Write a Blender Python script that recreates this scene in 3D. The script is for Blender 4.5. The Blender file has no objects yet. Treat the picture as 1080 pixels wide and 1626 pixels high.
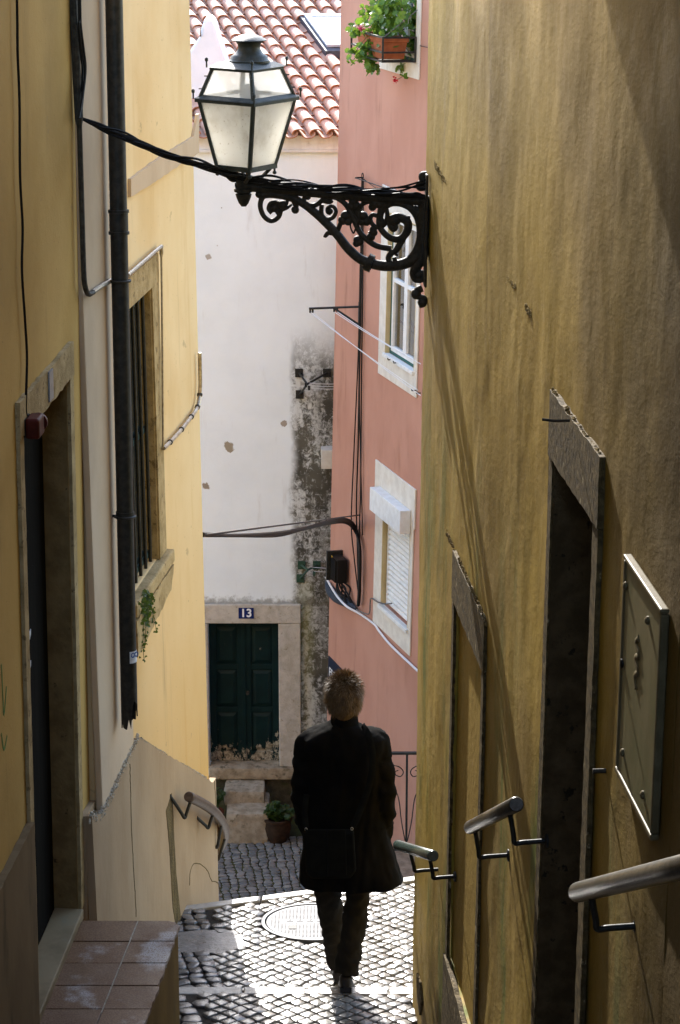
import bpy, bmesh, math, random
from mathutils import Vector, Matrix, noise
import numpy as np
R_ = random.Random(7)
SC = bpy.context.scene
COL = SC.collection
V = Vector
# ------------------------------------------------------------------ camera geometry
F = 3800.0; CX, CY = 540.0, 813.0
TH = math.atan(1110.0 / F)
CO, SI = math.cos(TH), math.sin(TH)
H = 12.84                       # camera height above the lower street
CAM = V((0, 0, H))
def ray(px, py):
    u = (px - CX) / F; v = (CY - py) / F
    return V((u, CO + v * SI, -SI + v * CO))
def at(px, py, Y):              # point of the sight line at distance Y
    d = ray(px, py); return CAM + d * (Y / d.y)
def atz(px, py, z):
    d = ray(px, py); return CAM + d * ((z - H) / d.z)

class Wall:
    """an upright (slightly battered) plane: s runs along it, t up, off towards the alley"""
    def __init__(self, head, O, side, line=None):
        self.h = V((head[0], head[1], 0)).normalized(); self.O = O
        n0 = V((self.h.y, -self.h.x, 0)) * side
        self.n0 = n0; self.setb(0)
        if line:
            lo, hi = -.15, .15
            def f(b):
                self.setb(b); return self.st(*line[0])[0] - self.st(*line[1])[0]
            flo = f(lo)
            for _ in range(60):
                m = (lo + hi) / 2; fm = f(m)
                if (fm > 0) == (flo > 0): lo, flo = m, fm
                else: hi = m
            if abs(lo) > .149: self.setb(0)
    def setb(self, b):
        self.b = b; self.w = (V((0, 0, 1)) + self.n0 * b).normalized(); 
        n = self.h.cross(self.w).normalized(); self.n = n if n.dot(self.n0) > 0 else -n
    def p(self, px, py, off=0):
        d = ray(px, py); O = self.O + self.n * off
        return CAM + d * ((O - CAM).dot(self.n) / d.dot(self.n))
    def st(self, px, py, off=0):
        q = self.p(px, py, off) - self.O
        return q.dot(self.h), q.dot(self.w)
    def at(self, s, t, off=0): return self.O + self.h * s + self.w * t + self.n * off
    def tz(self, z): return (z - self.O.z) / self.w.z

# ------------------------------------------------------------------ mesh helpers
class MB:
    def __init__(self): self.v = []; self.f = []; self.m = []; self.cm = 0
    def add(self, vs, fs):
        k = len(self.v); self.v += [V(x) for x in vs]
        for f in fs: self.f.append([i + k for i in f]); self.m.append(self.cm)
        return self
    def prism(self, poly, vec):
        n = len(poly); vec = V(vec); a = [V(p) for p in poly]
        self.add(a + [p + vec for p in a], [list(range(n))[::-1], list(range(n, 2 * n))] +
                 [[i, (i + 1) % n, (i + 1) % n + n, i + n] for i in range(n)]); return self
    def wpoly(self, W, st, o0, o1):
        return self.prism([W.at(s, t, o0) for s, t in st], W.n * (o1 - o0))
    def wrect(self, W, s0, s1, t0, t1, o0, o1):
        return self.wpoly(W, [(s0, t0), (s1, t0), (s1, t1), (s0, t1)], o0, o1)
    def box(self, c, x, y, z):
        c, x, y, z = V(c), V(x), V(y), V(z)
        return self.prism([c - x - y - z, c + x - y - z, c + x + y - z, c - x + y - z], z * 2)
    def abox(self, x0, x1, y0, y1, z0, z1):
        return self.prism([(x0, y0, z0), (x1, y0, z0), (x1, y1, z0), (x0, y1, z0)], (0, 0, z1 - z0))
    def tube(self, pts, r, n=8, caps=True, flat=None):
        pts = [V(p) for p in pts]; m = len(pts)
        rs = r if isinstance(r, (list, tuple)) else [r] * m
        T = [(pts[min(i + 1, m - 1)] - pts[max(i - 1, 0)]).normalized() for i in range(m)]
        u = T[0].orthogonal().normalized()
        if flat is not None:
            u = V(flat[0]) - T[0] * V(flat[0]).dot(T[0]); u.normalize()
        rings = []
        for i in range(m):
            if flat is not None: u = V(flat[0])
            u = (u - T[i] * u.dot(T[i])).normalized(); w = T[i].cross(u)
            fa = flat[1] if flat is not None else 1
            rings.append([pts[i] + (u * math.cos(6.2831853 * k / n) * fa + w * math.sin(6.2831853 * k / n)) * rs[i] for k in range(n)])
        vs = [q for g in rings for q in g]
        fs = [[i * n + k, i * n + (k + 1) % n, (i + 1) * n + (k + 1) % n, (i + 1) * n + k] for i in range(m - 1) for k in range(n)]
        if caps: fs += [list(range(n))[::-1], [(m - 1) * n + k for k in range(n)]]
        return self.add(vs, fs)
    def lathe(self, o, prof, n=16, x=(1, 0, 0), y=(0, 1, 0), z=(0, 0, 1)):
        o, x, y, z = V(o), V(x), V(y), V(z)
        vs = [o + (x * math.cos(6.2831853 * k / n) + y * math.sin(6.2831853 * k / n)) * r + z * h for r, h in prof for k in range(n)]
        m = len(prof)
        fs = [[i * n + k, i * n + (k + 1) % n, (i + 1) * n + (k + 1) % n, (i + 1) * n + k] for i in range(m - 1) for k in range(n)]
        fs += [list(range(n))[::-1], [(m - 1) * n + k for k in range(n)]]
        return self.add(vs, fs)
    def build(self, name, mat, parent=None, smooth=False, loc=None, angle=40):
        o0 = V(loc) if loc is not None else (V(parent['_w']) if parent is not None and '_w' in parent else V((0, 0, 0)))
        me = bpy.data.meshes.new(name)
        me.from_pydata([tuple(p - o0) for p in self.v], [], self.f)
        mats = mat if isinstance(mat, (list, tuple)) else [mat]
        for q in mats: me.materials.append(q)
        if len(mats) > 1: me.polygons.foreach_set('material_index', self.m)
        bm = bmesh.new(); bm.from_mesh(me); bmesh.ops.recalc_face_normals(bm, faces=bm.faces)
        if smooth:
            for f in bm.faces: f.smooth = True
            ca = math.radians(angle)
            for e in bm.edges:
                if len(e.link_faces) == 2 and e.calc_face_angle(0) > ca: e.smooth = False
        bm.to_mesh(me); bm.free(); me.update()
        ob = bpy.data.objects.new(name, me); COL.objects.link(ob)
        if parent is not None:
            ob.parent = parent
            ob['_w'] = o0[:]
        else: ob.location = o0; ob['_w'] = o0[:]
        return ob
def bevel(ob, w=.004, seg=2, ang=30):
    m = ob.modifiers.new('bevel', 'BEVEL'); m.width = w; m.segments = seg; m.limit_method = 'ANGLE'; m.angle_limit = math.radians(ang)
    return ob
def tag(o, label=None, cat=None, group=None, kind=None):
    if label: o['label'] = label
    if cat: o['category'] = cat
    if group: o['group'] = group
    if kind: o['kind'] = kind
    return o
def thing(name, loc, label, cat, group=None):
    o = bpy.data.objects.new(name, None); COL.objects.link(o); o.empty_display_size = .1
    o.location = loc; o['_w'] = V(loc)[:]
    return tag(o, label, cat, group)
def smoothpts(P, k=6, closed=False):
    P = [V(p) for p in P]; n = len(P); out = []
    for i in range(n - 1):
        a, b, c, d = P[max(i - 1, 0)], P[i], P[i + 1], P[min(i + 2, n - 1)]
        for j in range(k):
            t = j / k
            out.append(.5 * ((2 * b) + (c - a) * t + (2 * a - 5 * b + 4 * c - d) * t * t + (3 * b - a - 3 * c + d) * t ** 3))
    out.append(P[-1]); return out
def sag(a, b, s, n=24):
    a, b = V(a), V(b)
    return [a.lerp(b, i / n) - V((0, 0, s * 4 * (i / n) * (1 - i / n))) for i in range(n + 1)]
def text_into(mb, s, size, o, x, y, ext=.002, offset=0.0, align='CENTER'):
    cu = bpy.data.curves.new('t', 'FONT'); cu.body = s; cu.size = size; cu.extrude = ext; cu.offset = offset
    cu.align_x = align; cu.align_y = 'CENTER'; cu.resolution_u = 4
    ob = bpy.data.objects.new('t', cu); COL.objects.link(ob)
    me = bpy.data.meshes.new_from_object(ob.evaluated_get(bpy.context.evaluated_depsgraph_get()))
    o, x, y = V(o), V(x).normalized(), V(y).normalized(); z = x.cross(y)
    mb.add([o + x * v.co.x + y * v.co.y + z * v.co.z for v in me.vertices], [list(p.vertices) for p in me.polygons])
    bpy.data.objects.remove(ob); bpy.data.curves.remove(cu); bpy.data.meshes.remove(me)
def modmesh(ob, mods):
    """bake a stack of modifiers into the mesh"""
    for t, kw in mods:
        m = ob.modifiers.new(t, t)
        for k, v in kw.items(): setattr(m, k, v)
    dg = bpy.context.evaluated_depsgraph_get(); dg.update()
    me = bpy.data.meshes.new_from_object(ob.evaluated_get(dg))
    old = ob.data; mats = list(old.materials); ob.modifiers.clear(); nm = old.name; ob.data = me
    bpy.data.meshes.remove(old); me.name = nm
    if not me.materials:
        for q in mats: me.materials.append(q)
    me.polygons.foreach_set('use_smooth', [True] * len(me.polygons))
    return ob

# ------------------------------------------------------------------ materials
class NT:
    def __init__(self, name):
        self.mat = bpy.data.materials.new(name); self.mat.use_nodes = True
        self.t = self.mat.node_tree; self.t.nodes.clear()
        self.out = self.n('ShaderNodeOutputMaterial'); self.bs = self.n('ShaderNodeBsdfPrincipled')
        self.l(self.bs.outputs[0], self.out.inputs[0]); self.tc = self.n('ShaderNodeTexCoord').outputs['Object']
    def n(self, k, **kw):
        x = self.t.nodes.new(k)
        for a, b in kw.items(): setattr(x, a, b)
        return x
    def l(self, a, b): self.t.links.new(a, b)
    def val(self, sock, v):
        if hasattr(v, 'is_linked') or isinstance(v, bpy.types.NodeSocket): self.l(v, sock)
        elif isinstance(v, (tuple, list)) and len(v) == 3 and sock.type == 'RGBA': sock.default_value = (*v, 1)
        else: sock.default_value = v
    def mapv(self, sc=(1, 1, 1), loc=(0, 0, 0), src=None, rot=(0, 0, 0)):
        m = self.n('ShaderNodeMapping'); self.l(src or self.tc, m.inputs[0]); m.inputs['Scale'].default_value = sc; m.inputs['Location'].default_value = loc; m.inputs['Rotation'].default_value = rot
        return m.outputs[0]
    def noise(self, scale=5, detail=5, rough=.55, st=(1, 1, 1), loc=(0, 0, 0), dist=0, src=None):
        x = self.n('ShaderNodeTexNoise'); self.l(self.mapv(st, loc, src), x.inputs['Vector'])
        x.inputs['Scale'].default_value = scale; x.inputs['Detail'].default_value = detail; x.inputs['Roughness'].default_value = rough; x.inputs['Distortion'].default_value = dist
        return x.outputs['Fac']
    def ramp(self, v, lo, hi, a=0.0, b=1.0, smooth=True):
        x = self.n('ShaderNodeMapRange', interpolation_type='SMOOTHSTEP' if smooth else 'LINEAR'); self.val(x.inputs['Value'], v)
        x.inputs['From Min'].default_value = lo; x.inputs['From Max'].default_value = hi
        x.inputs['To Min'].default_value = a; x.inputs['To Max'].default_value = b
        return x.outputs[0]
    def math(self, op, a, b=0.0, c=None):
        x = self.n('ShaderNodeMath', operation=op); self.val(x.inputs[0], a); self.val(x.inputs[1], b)
        if c is not None: self.val(x.inputs[2], c)
        return x.outputs[0]
    def mix(self, fac, a, b, mode='MIX'):
        x = self.n('ShaderNodeMix', data_type='RGBA', blend_type=mode); self.val(x.inputs[0], fac); self.val(x.inputs[6], a); self.val(x.inputs[7], b)
        return x.outputs[2]
    def xyz(self):
        x = self.n('ShaderNodeSeparateXYZ'); self.l(self.tc, x.inputs[0]); return x.outputs
    def island(self):
        return self.n('ShaderNodeNewGeometry').outputs['Random Per Island']
    def bump(self, h, strength=.5, dist=.01, prev=None):
        x = self.n('ShaderNodeBump'); self.val(x.inputs['Height'], h); x.inputs['Strength'].default_value = strength; x.inputs['Distance'].default_value = dist
        if prev is not None: self.l(prev, x.inputs['Normal'])
        return x.outputs[0]
    def done(self, col, rough=.8, spec=.35, metal=0, nrm=None, **kw):
        b = self.bs; self.val(b.inputs['Base Color'], col); self.val(b.inputs['Roughness'], rough)
        b.inputs['Specular IOR Level'].default_value = spec; b.inputs['Metallic'].default_value = metal
        if nrm is not None: self.l(nrm, b.inputs['Normal'])
        for k, v in kw.items(): self.val(b.inputs[k.replace('_', ' ')], v)
        return self.mat
def pm(name, col, col2=None, ns=6, st=(1, 1, 1), lo=.35, hi=.65, rough=.8, spec=.12, metal=0, bump=0, bs=60, bst=(1, 1, 1), bd=.004,
       col3=None, ns3=2.5, lo3=.55, hi3=.75, st3=(1, 1, 1), isl=0, det=6, rv=0):
    N = NT(name); c = col
    if col2 is not None: c = N.mix(N.ramp(N.noise(ns, det, .6, st), lo, hi), col, col2)
    if col3 is not None: c = N.mix(N.ramp(N.noise(ns3, 8, .65, st3, (3.1, 1.7, 5.3)), lo3, hi3), c, col3)
    if isl:
        i = N.island(); c = N.mix(N.ramp(i, 0, 1, 0, isl), c, tuple(x * .35 for x in col))
    nr = None
    if bump: nr = N.bump(N.noise(bs, 6, .6, bst, (7, 2, 1)), bump, bd)
    rr = rough
    if rv: rr = N.ramp(N.noise(ns * 1.7, 5, .6, (1, 1, 1), (9, 9, 2)), .3, .7, rough - rv, rough + rv)
    return N.done(c, rr, spec, metal, nr)
# ------------------------------------------------------------------ material set
def streak_wall(name, c1, c2, c3, stain, bump=.6, green=None, soot=None, damp_shade=None):
    N = NT(name)
    a = N.noise(1.3, 6, .6, (1, .7, .6)); b = N.noise(2.6, 8, .66, (1, 1.2, .22), (2, 5, 1), .5); d = N.noise(1.1, 4, .5)
    c = N.mix(N.ramp(a, .36, .66), c1, c2)
    c = N.mix(N.math('MULTIPLY', N.ramp(b, .54, .78), .38), c, c3)
    c = N.mix(N.math('MULTIPLY', N.ramp(d, .45, .7), stain), c, c3)
    if green:
        g = N.math('MULTIPLY', N.ramp(N.noise(1.3, 6, .6, (1.6, 1.6, .45), (4, 1, 9)), .56, .7), N.ramp(N.noise(11, 6, .6, (1, 1, .2), (1, 6, 2)), .42, .62))
        z = N.xyz()[2]
        g = N.math('MULTIPLY', g, N.ramp(z, green[1], green[0]))
        c = N.mix(N.math('MULTIPLY', g, .75), c, (.10, .15, .03))
    if damp_shade:                                           # rising damp, browner towards the foot; on the near wall also painted deep-alley shade
        c = N.mix(N.math('MULTIPLY', N.ramp(N.math('ADD', N.xyz()[2], N.math('MULTIPLY', N.noise(2, 5, .6), .8)), damp_shade[1], damp_shade[0]), damp_shade[2]), c, c3)
    sp = N.ramp(N.noise(70, 3, .6, (1, .6, .8)), .69, .74)
    c = N.mix(N.math('MULTIPLY', sp, .55), c, (.10, .065, .025))
    run = N.math('MULTIPLY', N.ramp(N.noise(5, 6, .66, (1, 1.6, .07), (2, 9, 4)), .60, .72), N.ramp(N.noise(.9, 4, .6, (1, 1, 1), (7, 1, 1)), .42, .62))
    c = N.mix(N.math('MULTIPLY', run, .42), c, (.20, .13, .055))
    scf = N.ramp(N.noise(6.5, 7, .7, (1, .6, .9), (1, 4, 8)), .655, .685)
    c = N.mix(N.math('MULTIPLY', scf, .45), c, (.30, .21, .11))
    h = N.math('ADD', N.math('MULTIPLY', N.noise(4, 8, .62, (1, .6, 1), (3, 3, 0)), .7), N.math('MULTIPLY', N.noise(30, 6, .6), .3))
    n = N.bump(h, bump, .02); n = N.bump(N.noise(170, 3, .6), .25, .002, n)
    return N.done(c, .78, .10, 0, n)
def right_plaster():
    N = NT('ochre_right')
    a = N.noise(1.5, 7, .6, (1, .8, .55)); b = N.noise(3.4, 9, .70, (1, 1.3, .24), (2, 5, 1), .5); d = N.noise(.8, 5, .55, (1, .7, .8))
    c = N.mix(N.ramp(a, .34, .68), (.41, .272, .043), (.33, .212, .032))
    c = N.mix(N.math('MULTIPLY', N.ramp(b, .52, .76), .62), c, (.16, .10, .020))
    c = N.mix(N.math('MULTIPLY', N.ramp(d, .42, .66), .5), c, (.16, .10, .024))
    pale = N.math('MULTIPLY', N.ramp(N.noise(3.0, 9, .74, (1, 1.9, .32), (8, 1, 4), .5), .57, .68), .7)
    c = N.mix(pale, c, (.47, .33, .10))
    x, y, z = N.xyz()
    g = N.math('MULTIPLY', N.ramp(N.noise(.9, 6, .6, (1, 1.6, .4), (4, 1, 9)), .47, .58), N.ramp(N.noise(4, 7, .65, (1, 1.6, .22), (1, 6, 2)), .40, .60))
    c = N.mix(N.math('MULTIPLY', N.math('MULTIPLY', g, N.ramp(z, 3.9, 2.5)), .85), c, (.10, .14, .018))
    grime_shade = N.ramp(N.math('ADD', y, N.math('MULTIPLY', N.noise(.9, 7, .65, (1, .8, .6)), 3.2)), -2.0, -4.2)  # near end: grime, plus its deep shade painted into the colour
    c = N.mix(N.math('MULTIPLY', grime_shade, .86), c, (.066, .040, .009))
    sp = N.ramp(N.noise(60, 3, .6, (1, .6, 1)), .68, .74)
    c = N.mix(N.math('MULTIPLY', sp, .45), c, (.09, .06, .02))
    h = N.math('ADD', N.math('MULTIPLY', N.noise(3.2, 9, .66, (1, .7, .8), (3, 3, 0), .5), .65), N.math('MULTIPLY', N.noise(14, 8, .66, (1, .6, 1)), .35))
    n = N.bump(h, .6, .016); n = N.bump(N.noise(90, 5, .62, (1, .6, 1)), .3, .0025, n)
    return N.done(c, N.ramp(N.noise(2, 5, .6), .3, .7, .55, .85), .14, 0, n)
M = {}
M['ochre_far'] = streak_wall('ochre_far', (.76, .58, .33), (.71, .52, .27), (.50, .27, .06), .28, .16, damp_shade=(.4, 4.2, .75))
M['ochre_near'] = streak_wall('ochre_near', (.53, .35, .115), (.46, .29, .08), (.22, .13, .03), .35, .25, damp_shade=(-1.4, 2.6, .75))
M['ochre_right'] = None
M['plaster_trim'] = pm('plaster_trim', (.54, .41, .275), (.47, .35, .23), 3, (1, .8, .5), rough=.8, bump=.25, bs=40, col3=(.36, .29, .21), lo3=.62, hi3=.8, st3=(3, 3, .4))
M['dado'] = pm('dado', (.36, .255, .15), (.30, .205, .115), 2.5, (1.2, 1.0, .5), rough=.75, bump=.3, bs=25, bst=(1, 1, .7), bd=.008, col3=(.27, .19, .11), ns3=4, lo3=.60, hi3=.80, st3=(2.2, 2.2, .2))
M['dado_shaded'] = pm('dado_shaded', (.17, .115, .055), (.13, .085, .04), 2.5, (1.2, 1.0, .5), rough=.8, bump=.3, bs=25, col3=(.08, .055, .025), ns3=3, lo3=.55, hi3=.75, st3=(1.4, 1.2, .3))  # darker copy of the dado, shade of the near end put into its colour
M['pink'] = pm('pink', (.50, .262, .188), (.45, .225, .158), 2, (1, .8, .5), rough=.82, bump=.3, bs=90, col3=(.32, .155, .10), ns3=3, lo3=.54, hi3=.78, st3=(1.4, 1, .2))
M['surround'] = pm('surround', (.70, .66, .58), (.62, .57, .49), 8, rough=.8, bump=.2, bs=50, col3=(.40, .34, .25), ns3=6, lo3=.62, hi3=.78, st3=(2, 2, .5))
M['limestone'] = pm('limestone', (.55, .50, .43), (.44, .39, .32), 9, rough=.8, bump=.7, bs=38, bd=.012, col3=(.25, .21, .15), ns3=14, lo3=.58, hi3=.7)
M['warm_stone'] = pm('warm_stone', (.42, .31, .155), (.28, .20, .09), 9, rough=.85, bump=.8, bs=55, bd=.008, col3=(.16, .11, .05), ns3=22, lo3=.56, hi3=.68)
M['old_stone'] = pm('old_stone', (.125, .088, .036), (.06, .042, .018), 34, (1, .5, 1), rough=.75, bump=.9, bs=70, bst=(1, 1, .4), bd=.012, col3=(.36, .29, .17), ns3=34, lo3=.60, hi3=.70, st3=(1, .8, .5))
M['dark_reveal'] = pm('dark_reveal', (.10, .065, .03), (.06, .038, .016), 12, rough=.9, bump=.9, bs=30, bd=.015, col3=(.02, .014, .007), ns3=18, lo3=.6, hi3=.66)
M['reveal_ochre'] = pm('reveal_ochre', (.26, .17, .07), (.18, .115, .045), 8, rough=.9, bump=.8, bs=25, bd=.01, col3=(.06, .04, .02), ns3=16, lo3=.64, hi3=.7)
M['black_metal'] = pm('black_metal', (.012, .013, .012), (.03, .028, .024), 30, rough=.45, bump=.3, bs=120, bd=.002, col3=(.05, .038, .025), ns3=20, lo3=.64, hi3=.8, spec=.25)
M['iron'] = pm('iron', (.02, .018, .014), (.045, .037, .026), 40, rough=.55, bump=.6, bs=150, bd=.003, spec=.25, col3=(.08, .055, .03), ns3=30, lo3=.6, hi3=.8)
M['verdigris'] = pm('verdigris', (.025, .032, .027), (.05, .06, .05), 25, rough=.5, bump=.5, bs=120, bd=.003, spec=.5, col3=(.10, .085, .055), ns3=30, lo3=.62, hi3=.78)
M['rail'] = pm('rail', (.05, .05, .045), (.12, .11, .095), 30, rough=.28, bump=.25, bs=140, bd=.002, metal=.6, spec=.6, col3=(.03, .025, .02), ns3=20, lo3=.55, hi3=.75)
M['rail_rust'] = pm('rail_rust', (.075, .052, .038), (.12, .085, .06), 30, rough=.45, bump=.3, bs=140, bd=.002, metal=.2, col3=(.06, .04, .03), ns3=20, lo3=.55, hi3=.75)
M['wire'] = pm('wire', (.012, .011, .010), rough=.5)
M['wire_grey'] = pm('wire_grey', (.20, .19, .18), (.10, .09, .08), 60, rough=.5)
M['wire_white'] = pm('wire_white', (.70, .70, .72), rough=.45)
M['line_wire'] = pm('line_wire', (.62, .62, .62), rough=.4)
M['conduit'] = pm('conduit', (.34, .30, .25), (.22, .19, .15), 40, rough=.35, metal=.5, bump=.2, bs=90)
M['green_door'] = None
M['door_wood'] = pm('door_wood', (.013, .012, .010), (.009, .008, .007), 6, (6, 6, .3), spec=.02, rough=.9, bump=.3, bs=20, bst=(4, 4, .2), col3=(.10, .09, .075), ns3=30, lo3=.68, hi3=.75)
M['marble'] = pm('marble', (.27, .20, .11), (.19, .14, .075), 5, rough=.6, col3=(.22, .20, .13), ns3=4, lo3=.52, hi3=.72, bump=.1)
M['white_paint'] = pm('white_paint', (.78, .78, .77), (.70, .70, .68), 10, rough=.4)
M['shutter_paint'] = pm('shutter_paint', (.76, .77, .76), (.68, .68, .66), 12, rough=.45, col3=(.45, .42, .36), ns3=9, lo3=.62, hi3=.8)
M['green_frame'] = pm('green_frame', (.03, .10, .085), (.04, .12, .10), 20, rough=.5)
M['cream_reveal'] = pm('cream_reveal', (.55, .46, .27), (.48, .38, .20), 6, (1, 1, .4), rough=.8, bump=.2)
M['curtain'] = pm('curtain', (.80, .84, .88), (.70, .74, .78), 9, (6, 6, .3), rough=.9)
M['enamel_blue'] = pm('enamel_blue', (.010, .018, .10), (.012, .025, .13), 12, rough=.25, spec=.5)
M['enamel_white'] = pm('enamel_white', (.80, .80, .80), rough=.3)
M['sign_navy'] = pm('sign_navy', (.014, .02, .04), rough=.4)
M['red_plastic'] = pm('red_plastic', (.08, .011, .006), (.045, .008, .004), 20, rough=.5, bump=.2)
M['label_white'] = pm('label_white', (.62, .64, .68), (.5, .52, .56), 60, rough=.5)
M['label_blue'] = pm('label_blue', (.03, .07, .22), rough=.5)
M['cabinet'] = pm('cabinet', (.17, .145, .075), (.125, .11, .05), 5, (1.5, 1.5, .5), rough=.5, bump=.15, bs=30, col3=(.10, .11, .045), ns3=3, lo3=.5, hi3=.75)
M['cabinet_trim'] = pm('cabinet_trim', (.12, .095, .05), (.09, .07, .035), 20, rough=.5, bump=.2)
M['tile_red'] = pm('tile_red', (.62, .37, .26), (.54, .295, .19), 14, rough=.62, bump=.35, bs=60, spec=.4, col3=(.70, .42, .33), ns3=5, lo3=.5, hi3=.72, isl=.28)
M['tile_edge'] = pm('tile_edge', (.40, .17, .085), rough=.7)
M['moss'] = pm('moss', (.075, .075, .015), (.035, .04, .010), 40, rough=.95, bump=.8, bs=120, bd=.01)
M['lead'] = pm('lead', (.055, .06, .075), (.09, .10, .12), 15, rough=.5, bump=.2)
M['bench_tile'] = None
M['bench_side'] = pm('bench_side', (.22, .135, .038), (.15, .09, .025), 4, (1, 1, .4), rough=.85, bump=.4, bs=40, col3=(.12, .085, .04), ns3=5, lo3=.55, hi3=.75)
M['grout'] = pm('grout', (.10, .07, .05), (.2, .17, .14), 30, rough=.9)
M['terracotta'] = pm('terracotta', (.36, .12, .055), (.28, .09, .04), 10, rough=.85, bump=.2)
M['pot_dark'] = pm('pot_dark', (.05, .028, .016), (.03, .018, .011), 14, rough=.9, bump=.3)
M['crack'] = pm('crack', (.16, .115, .05), (.09, .065, .03), 12, (2, 2, .4), rough=.95, bump=.9, bs=60, bd=.02)
M['skin'] = pm('skin', (.50, .28, .20), (.45, .24, .17), 20, rough=.55)
M['coat'] = pm('coat', (.006, .006, .0055), (.009, .008, .007), 9, rough=.95, bump=.25, bs=400, bd=.002, spec=.03)
M['trouser'] = pm('trouser', (.016, .014, .011), (.022, .019, .015), 9, rough=.95, bump=.25, bs=350, bd=.002, spec=.04)
M['bag'] = pm('bag', (.0085, .0085, .0075), (.012, .012, .010), 14, spec=.05, rough=.9, bump=.25, bs=300, bd=.002)
M['bag_seam'] = pm('bag_seam', (.008, .008, .008), rough=.8)
M['shoe'] = pm('shoe', (.012, .010, .009), rough=.6, spec=.3)
M['steel'] = pm('steel', (.55, .55, .55), rough=.3, metal=1)
M['hair'] = pm('hair', (.20, .128, .064), (.13, .08, .04), 50, rough=.5, spec=.12, isl=.5)
M['petal'] = pm('petal', (.55, .03, .05), rough=.6)
M['petal_pink'] = pm('petal_pink', (.60, .08, .15), rough=.6)
M['fitting'] = pm('fitting', (.22, .13, .06), (.12, .07, .03), 30, rough=.7)
M['soil_dark'] = pm('soil_dark', (.022, .018, .013), (.04, .03, .022), 25, rough=.8, bump=.8, bs=90, bd=.01)
M['gap_moss'] = pm('gap_moss', (.035, .03, .018), (.06, .065, .02), 5, rough=.9, bump=.8, bs=90, bd=.01)
M['terrace'] = pm('terrace', (.26, .18, .12), (.17, .115, .075), 14, rough=.9, bump=.8, bs=60, bd=.01)
M['cement'] = pm('cement', (.16, .15, .14), (.09, .085, .08), 8, rough=.35, bump=.7, bs=30, bd=.012, spec=.5, rv=.1)
M['manhole'] = pm('manhole', (.10, .10, .105), (.065, .065, .07), 20, rough=.5, metal=.25, bump=.15, bs=150)
M['kerb'] = pm('kerb', (.33, .30, .26), (.24, .215, .18), 12, rough=.42, bump=.5, bs=60, bd=.006, spec=.5)
M['mastic'] = pm('mastic', (.62, .56, .46), (.45, .38, .28), 60, rough=.9, bump=1, bs=120, bd=.02)
M['mastic_dim'] = pm('mastic_dim', (.34, .25, .11), (.20, .14, .055), 40, rough=.9, bump=1, bs=120, bd=.02)
M['insul'] = pm('insul', (.03, .028, .022), (.06, .055, .045), 30, rough=.6)

def stone_mat(name, c1, c2, c3, rough, rv):
    N = NT(name); i = N.island()
    c = N.mix(i, c1, c2); c = N.mix(N.ramp(N.noise(16, 6, .6), .5, .75), c, c3)
    r = N.ramp(N.noise(6, 4, .6), .3, .7, rough - rv, rough + rv)
    n = N.bump(N.noise(75, 5, .6), .5, .004)
    return N.done(c, r, .4, 0, n)
M['calcada'] = stone_mat('calcada', (.25, .235, .21), (.17, .16, .14), (.12, .10, .075), .20, .10)
M['gutter'] = stone_mat('gutter', (.05, .052, .058), (.13, .125, .12), (.035, .03, .026), .24, .1)
M['street_stone'] = stone_mat('street_stone', (.13, .135, .135), (.24, .235, .22), (.09, .08, .06), .5, .1)

def leaf_mat(name, c1, c2):
    N = NT(name); i = N.island()
    c = N.mix(i, c1, c2)
    m = N.done(c, .45, .4)
    tr = N.n('ShaderNodeBsdfTranslucent'); N.val(tr.inputs[0], N.mix(.5, c, (.25, .35, .03)))
    mx = N.n('ShaderNodeMixShader'); mx.inputs[0].default_value = .4
    N.l(N.bs.outputs[0], mx.inputs[1]); N.l(tr.outputs[0], mx.inputs[2]); N.l(mx.outputs[0], N.out.inputs[0])
    return m
M['leaf'] = leaf_mat('leaf', (.05, .13, .018), (.13, .24, .03))
M['leaf_dark'] = leaf_mat('leaf_dark', (.02, .045, .012), (.045, .08, .018))
M['leaf_fern'] = leaf_mat('leaf_fern', (.05, .11, .015), (.11, .19, .03))

def glass_mat(name, tint, trans, rough):
    N = NT(name)
    tp = N.n('ShaderNodeBsdfTransparent'); gl = N.n('ShaderNodeBsdfGlossy'); gl.inputs['Roughness'].default_value = rough
    N.val(tp.inputs[0], tint); fr = N.n('ShaderNodeFresnel'); fr.inputs[0].default_value = 1.5
    mx = N.n('ShaderNodeMixShader'); N.l(N.math('ADD', fr.outputs[0], trans), mx.inputs[0]); N.l(tp.outputs[0], mx.inputs[1]); N.l(gl.outputs[0], mx.inputs[2]); N.l(mx.outputs[0], N.out.inputs[0])
    return N.mat
M['glass'] = glass_mat('glass', (.9, .94, .95), .22, .03)
def frosted(name, dirt, clear=.22):
    N = NT(name)
    sp = N.ramp(N.noise(70, 4, .6), .62, .72); e = N.ramp(N.noise(7, 5, .6), .45, .75)
    c = N.mix(N.math('MULTIPLY', N.math('ADD', N.math('MULTIPLY', sp, .5), N.math('MULTIPLY', e, .35)), dirt), (.97, .955, .91), (.34, .26, .13))
    tr = N.n('ShaderNodeBsdfTranslucent'); N.val(tr.inputs[0], c); df = N.n('ShaderNodeBsdfDiffuse'); N.val(df.inputs[0], c)
    tp = N.n('ShaderNodeBsdfTransparent')
    m1 = N.n('ShaderNodeMixShader'); m1.inputs[0].default_value = .22; N.l(tr.outputs[0], m1.inputs[1]); N.l(df.outputs[0], m1.inputs[2])
    m2 = N.n('ShaderNodeMixShader'); m2.inputs[0].default_value = clear; N.l(m1.outputs[0], m2.inputs[1]); N.l(tp.outputs[0], m2.inputs[2]); N.l(m2.outputs[0], N.out.inputs[0])
    return N.mat
M['frosted'] = frosted('frosted', 1.0)
M['opal'] = frosted('opal', .25, .5)

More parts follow.
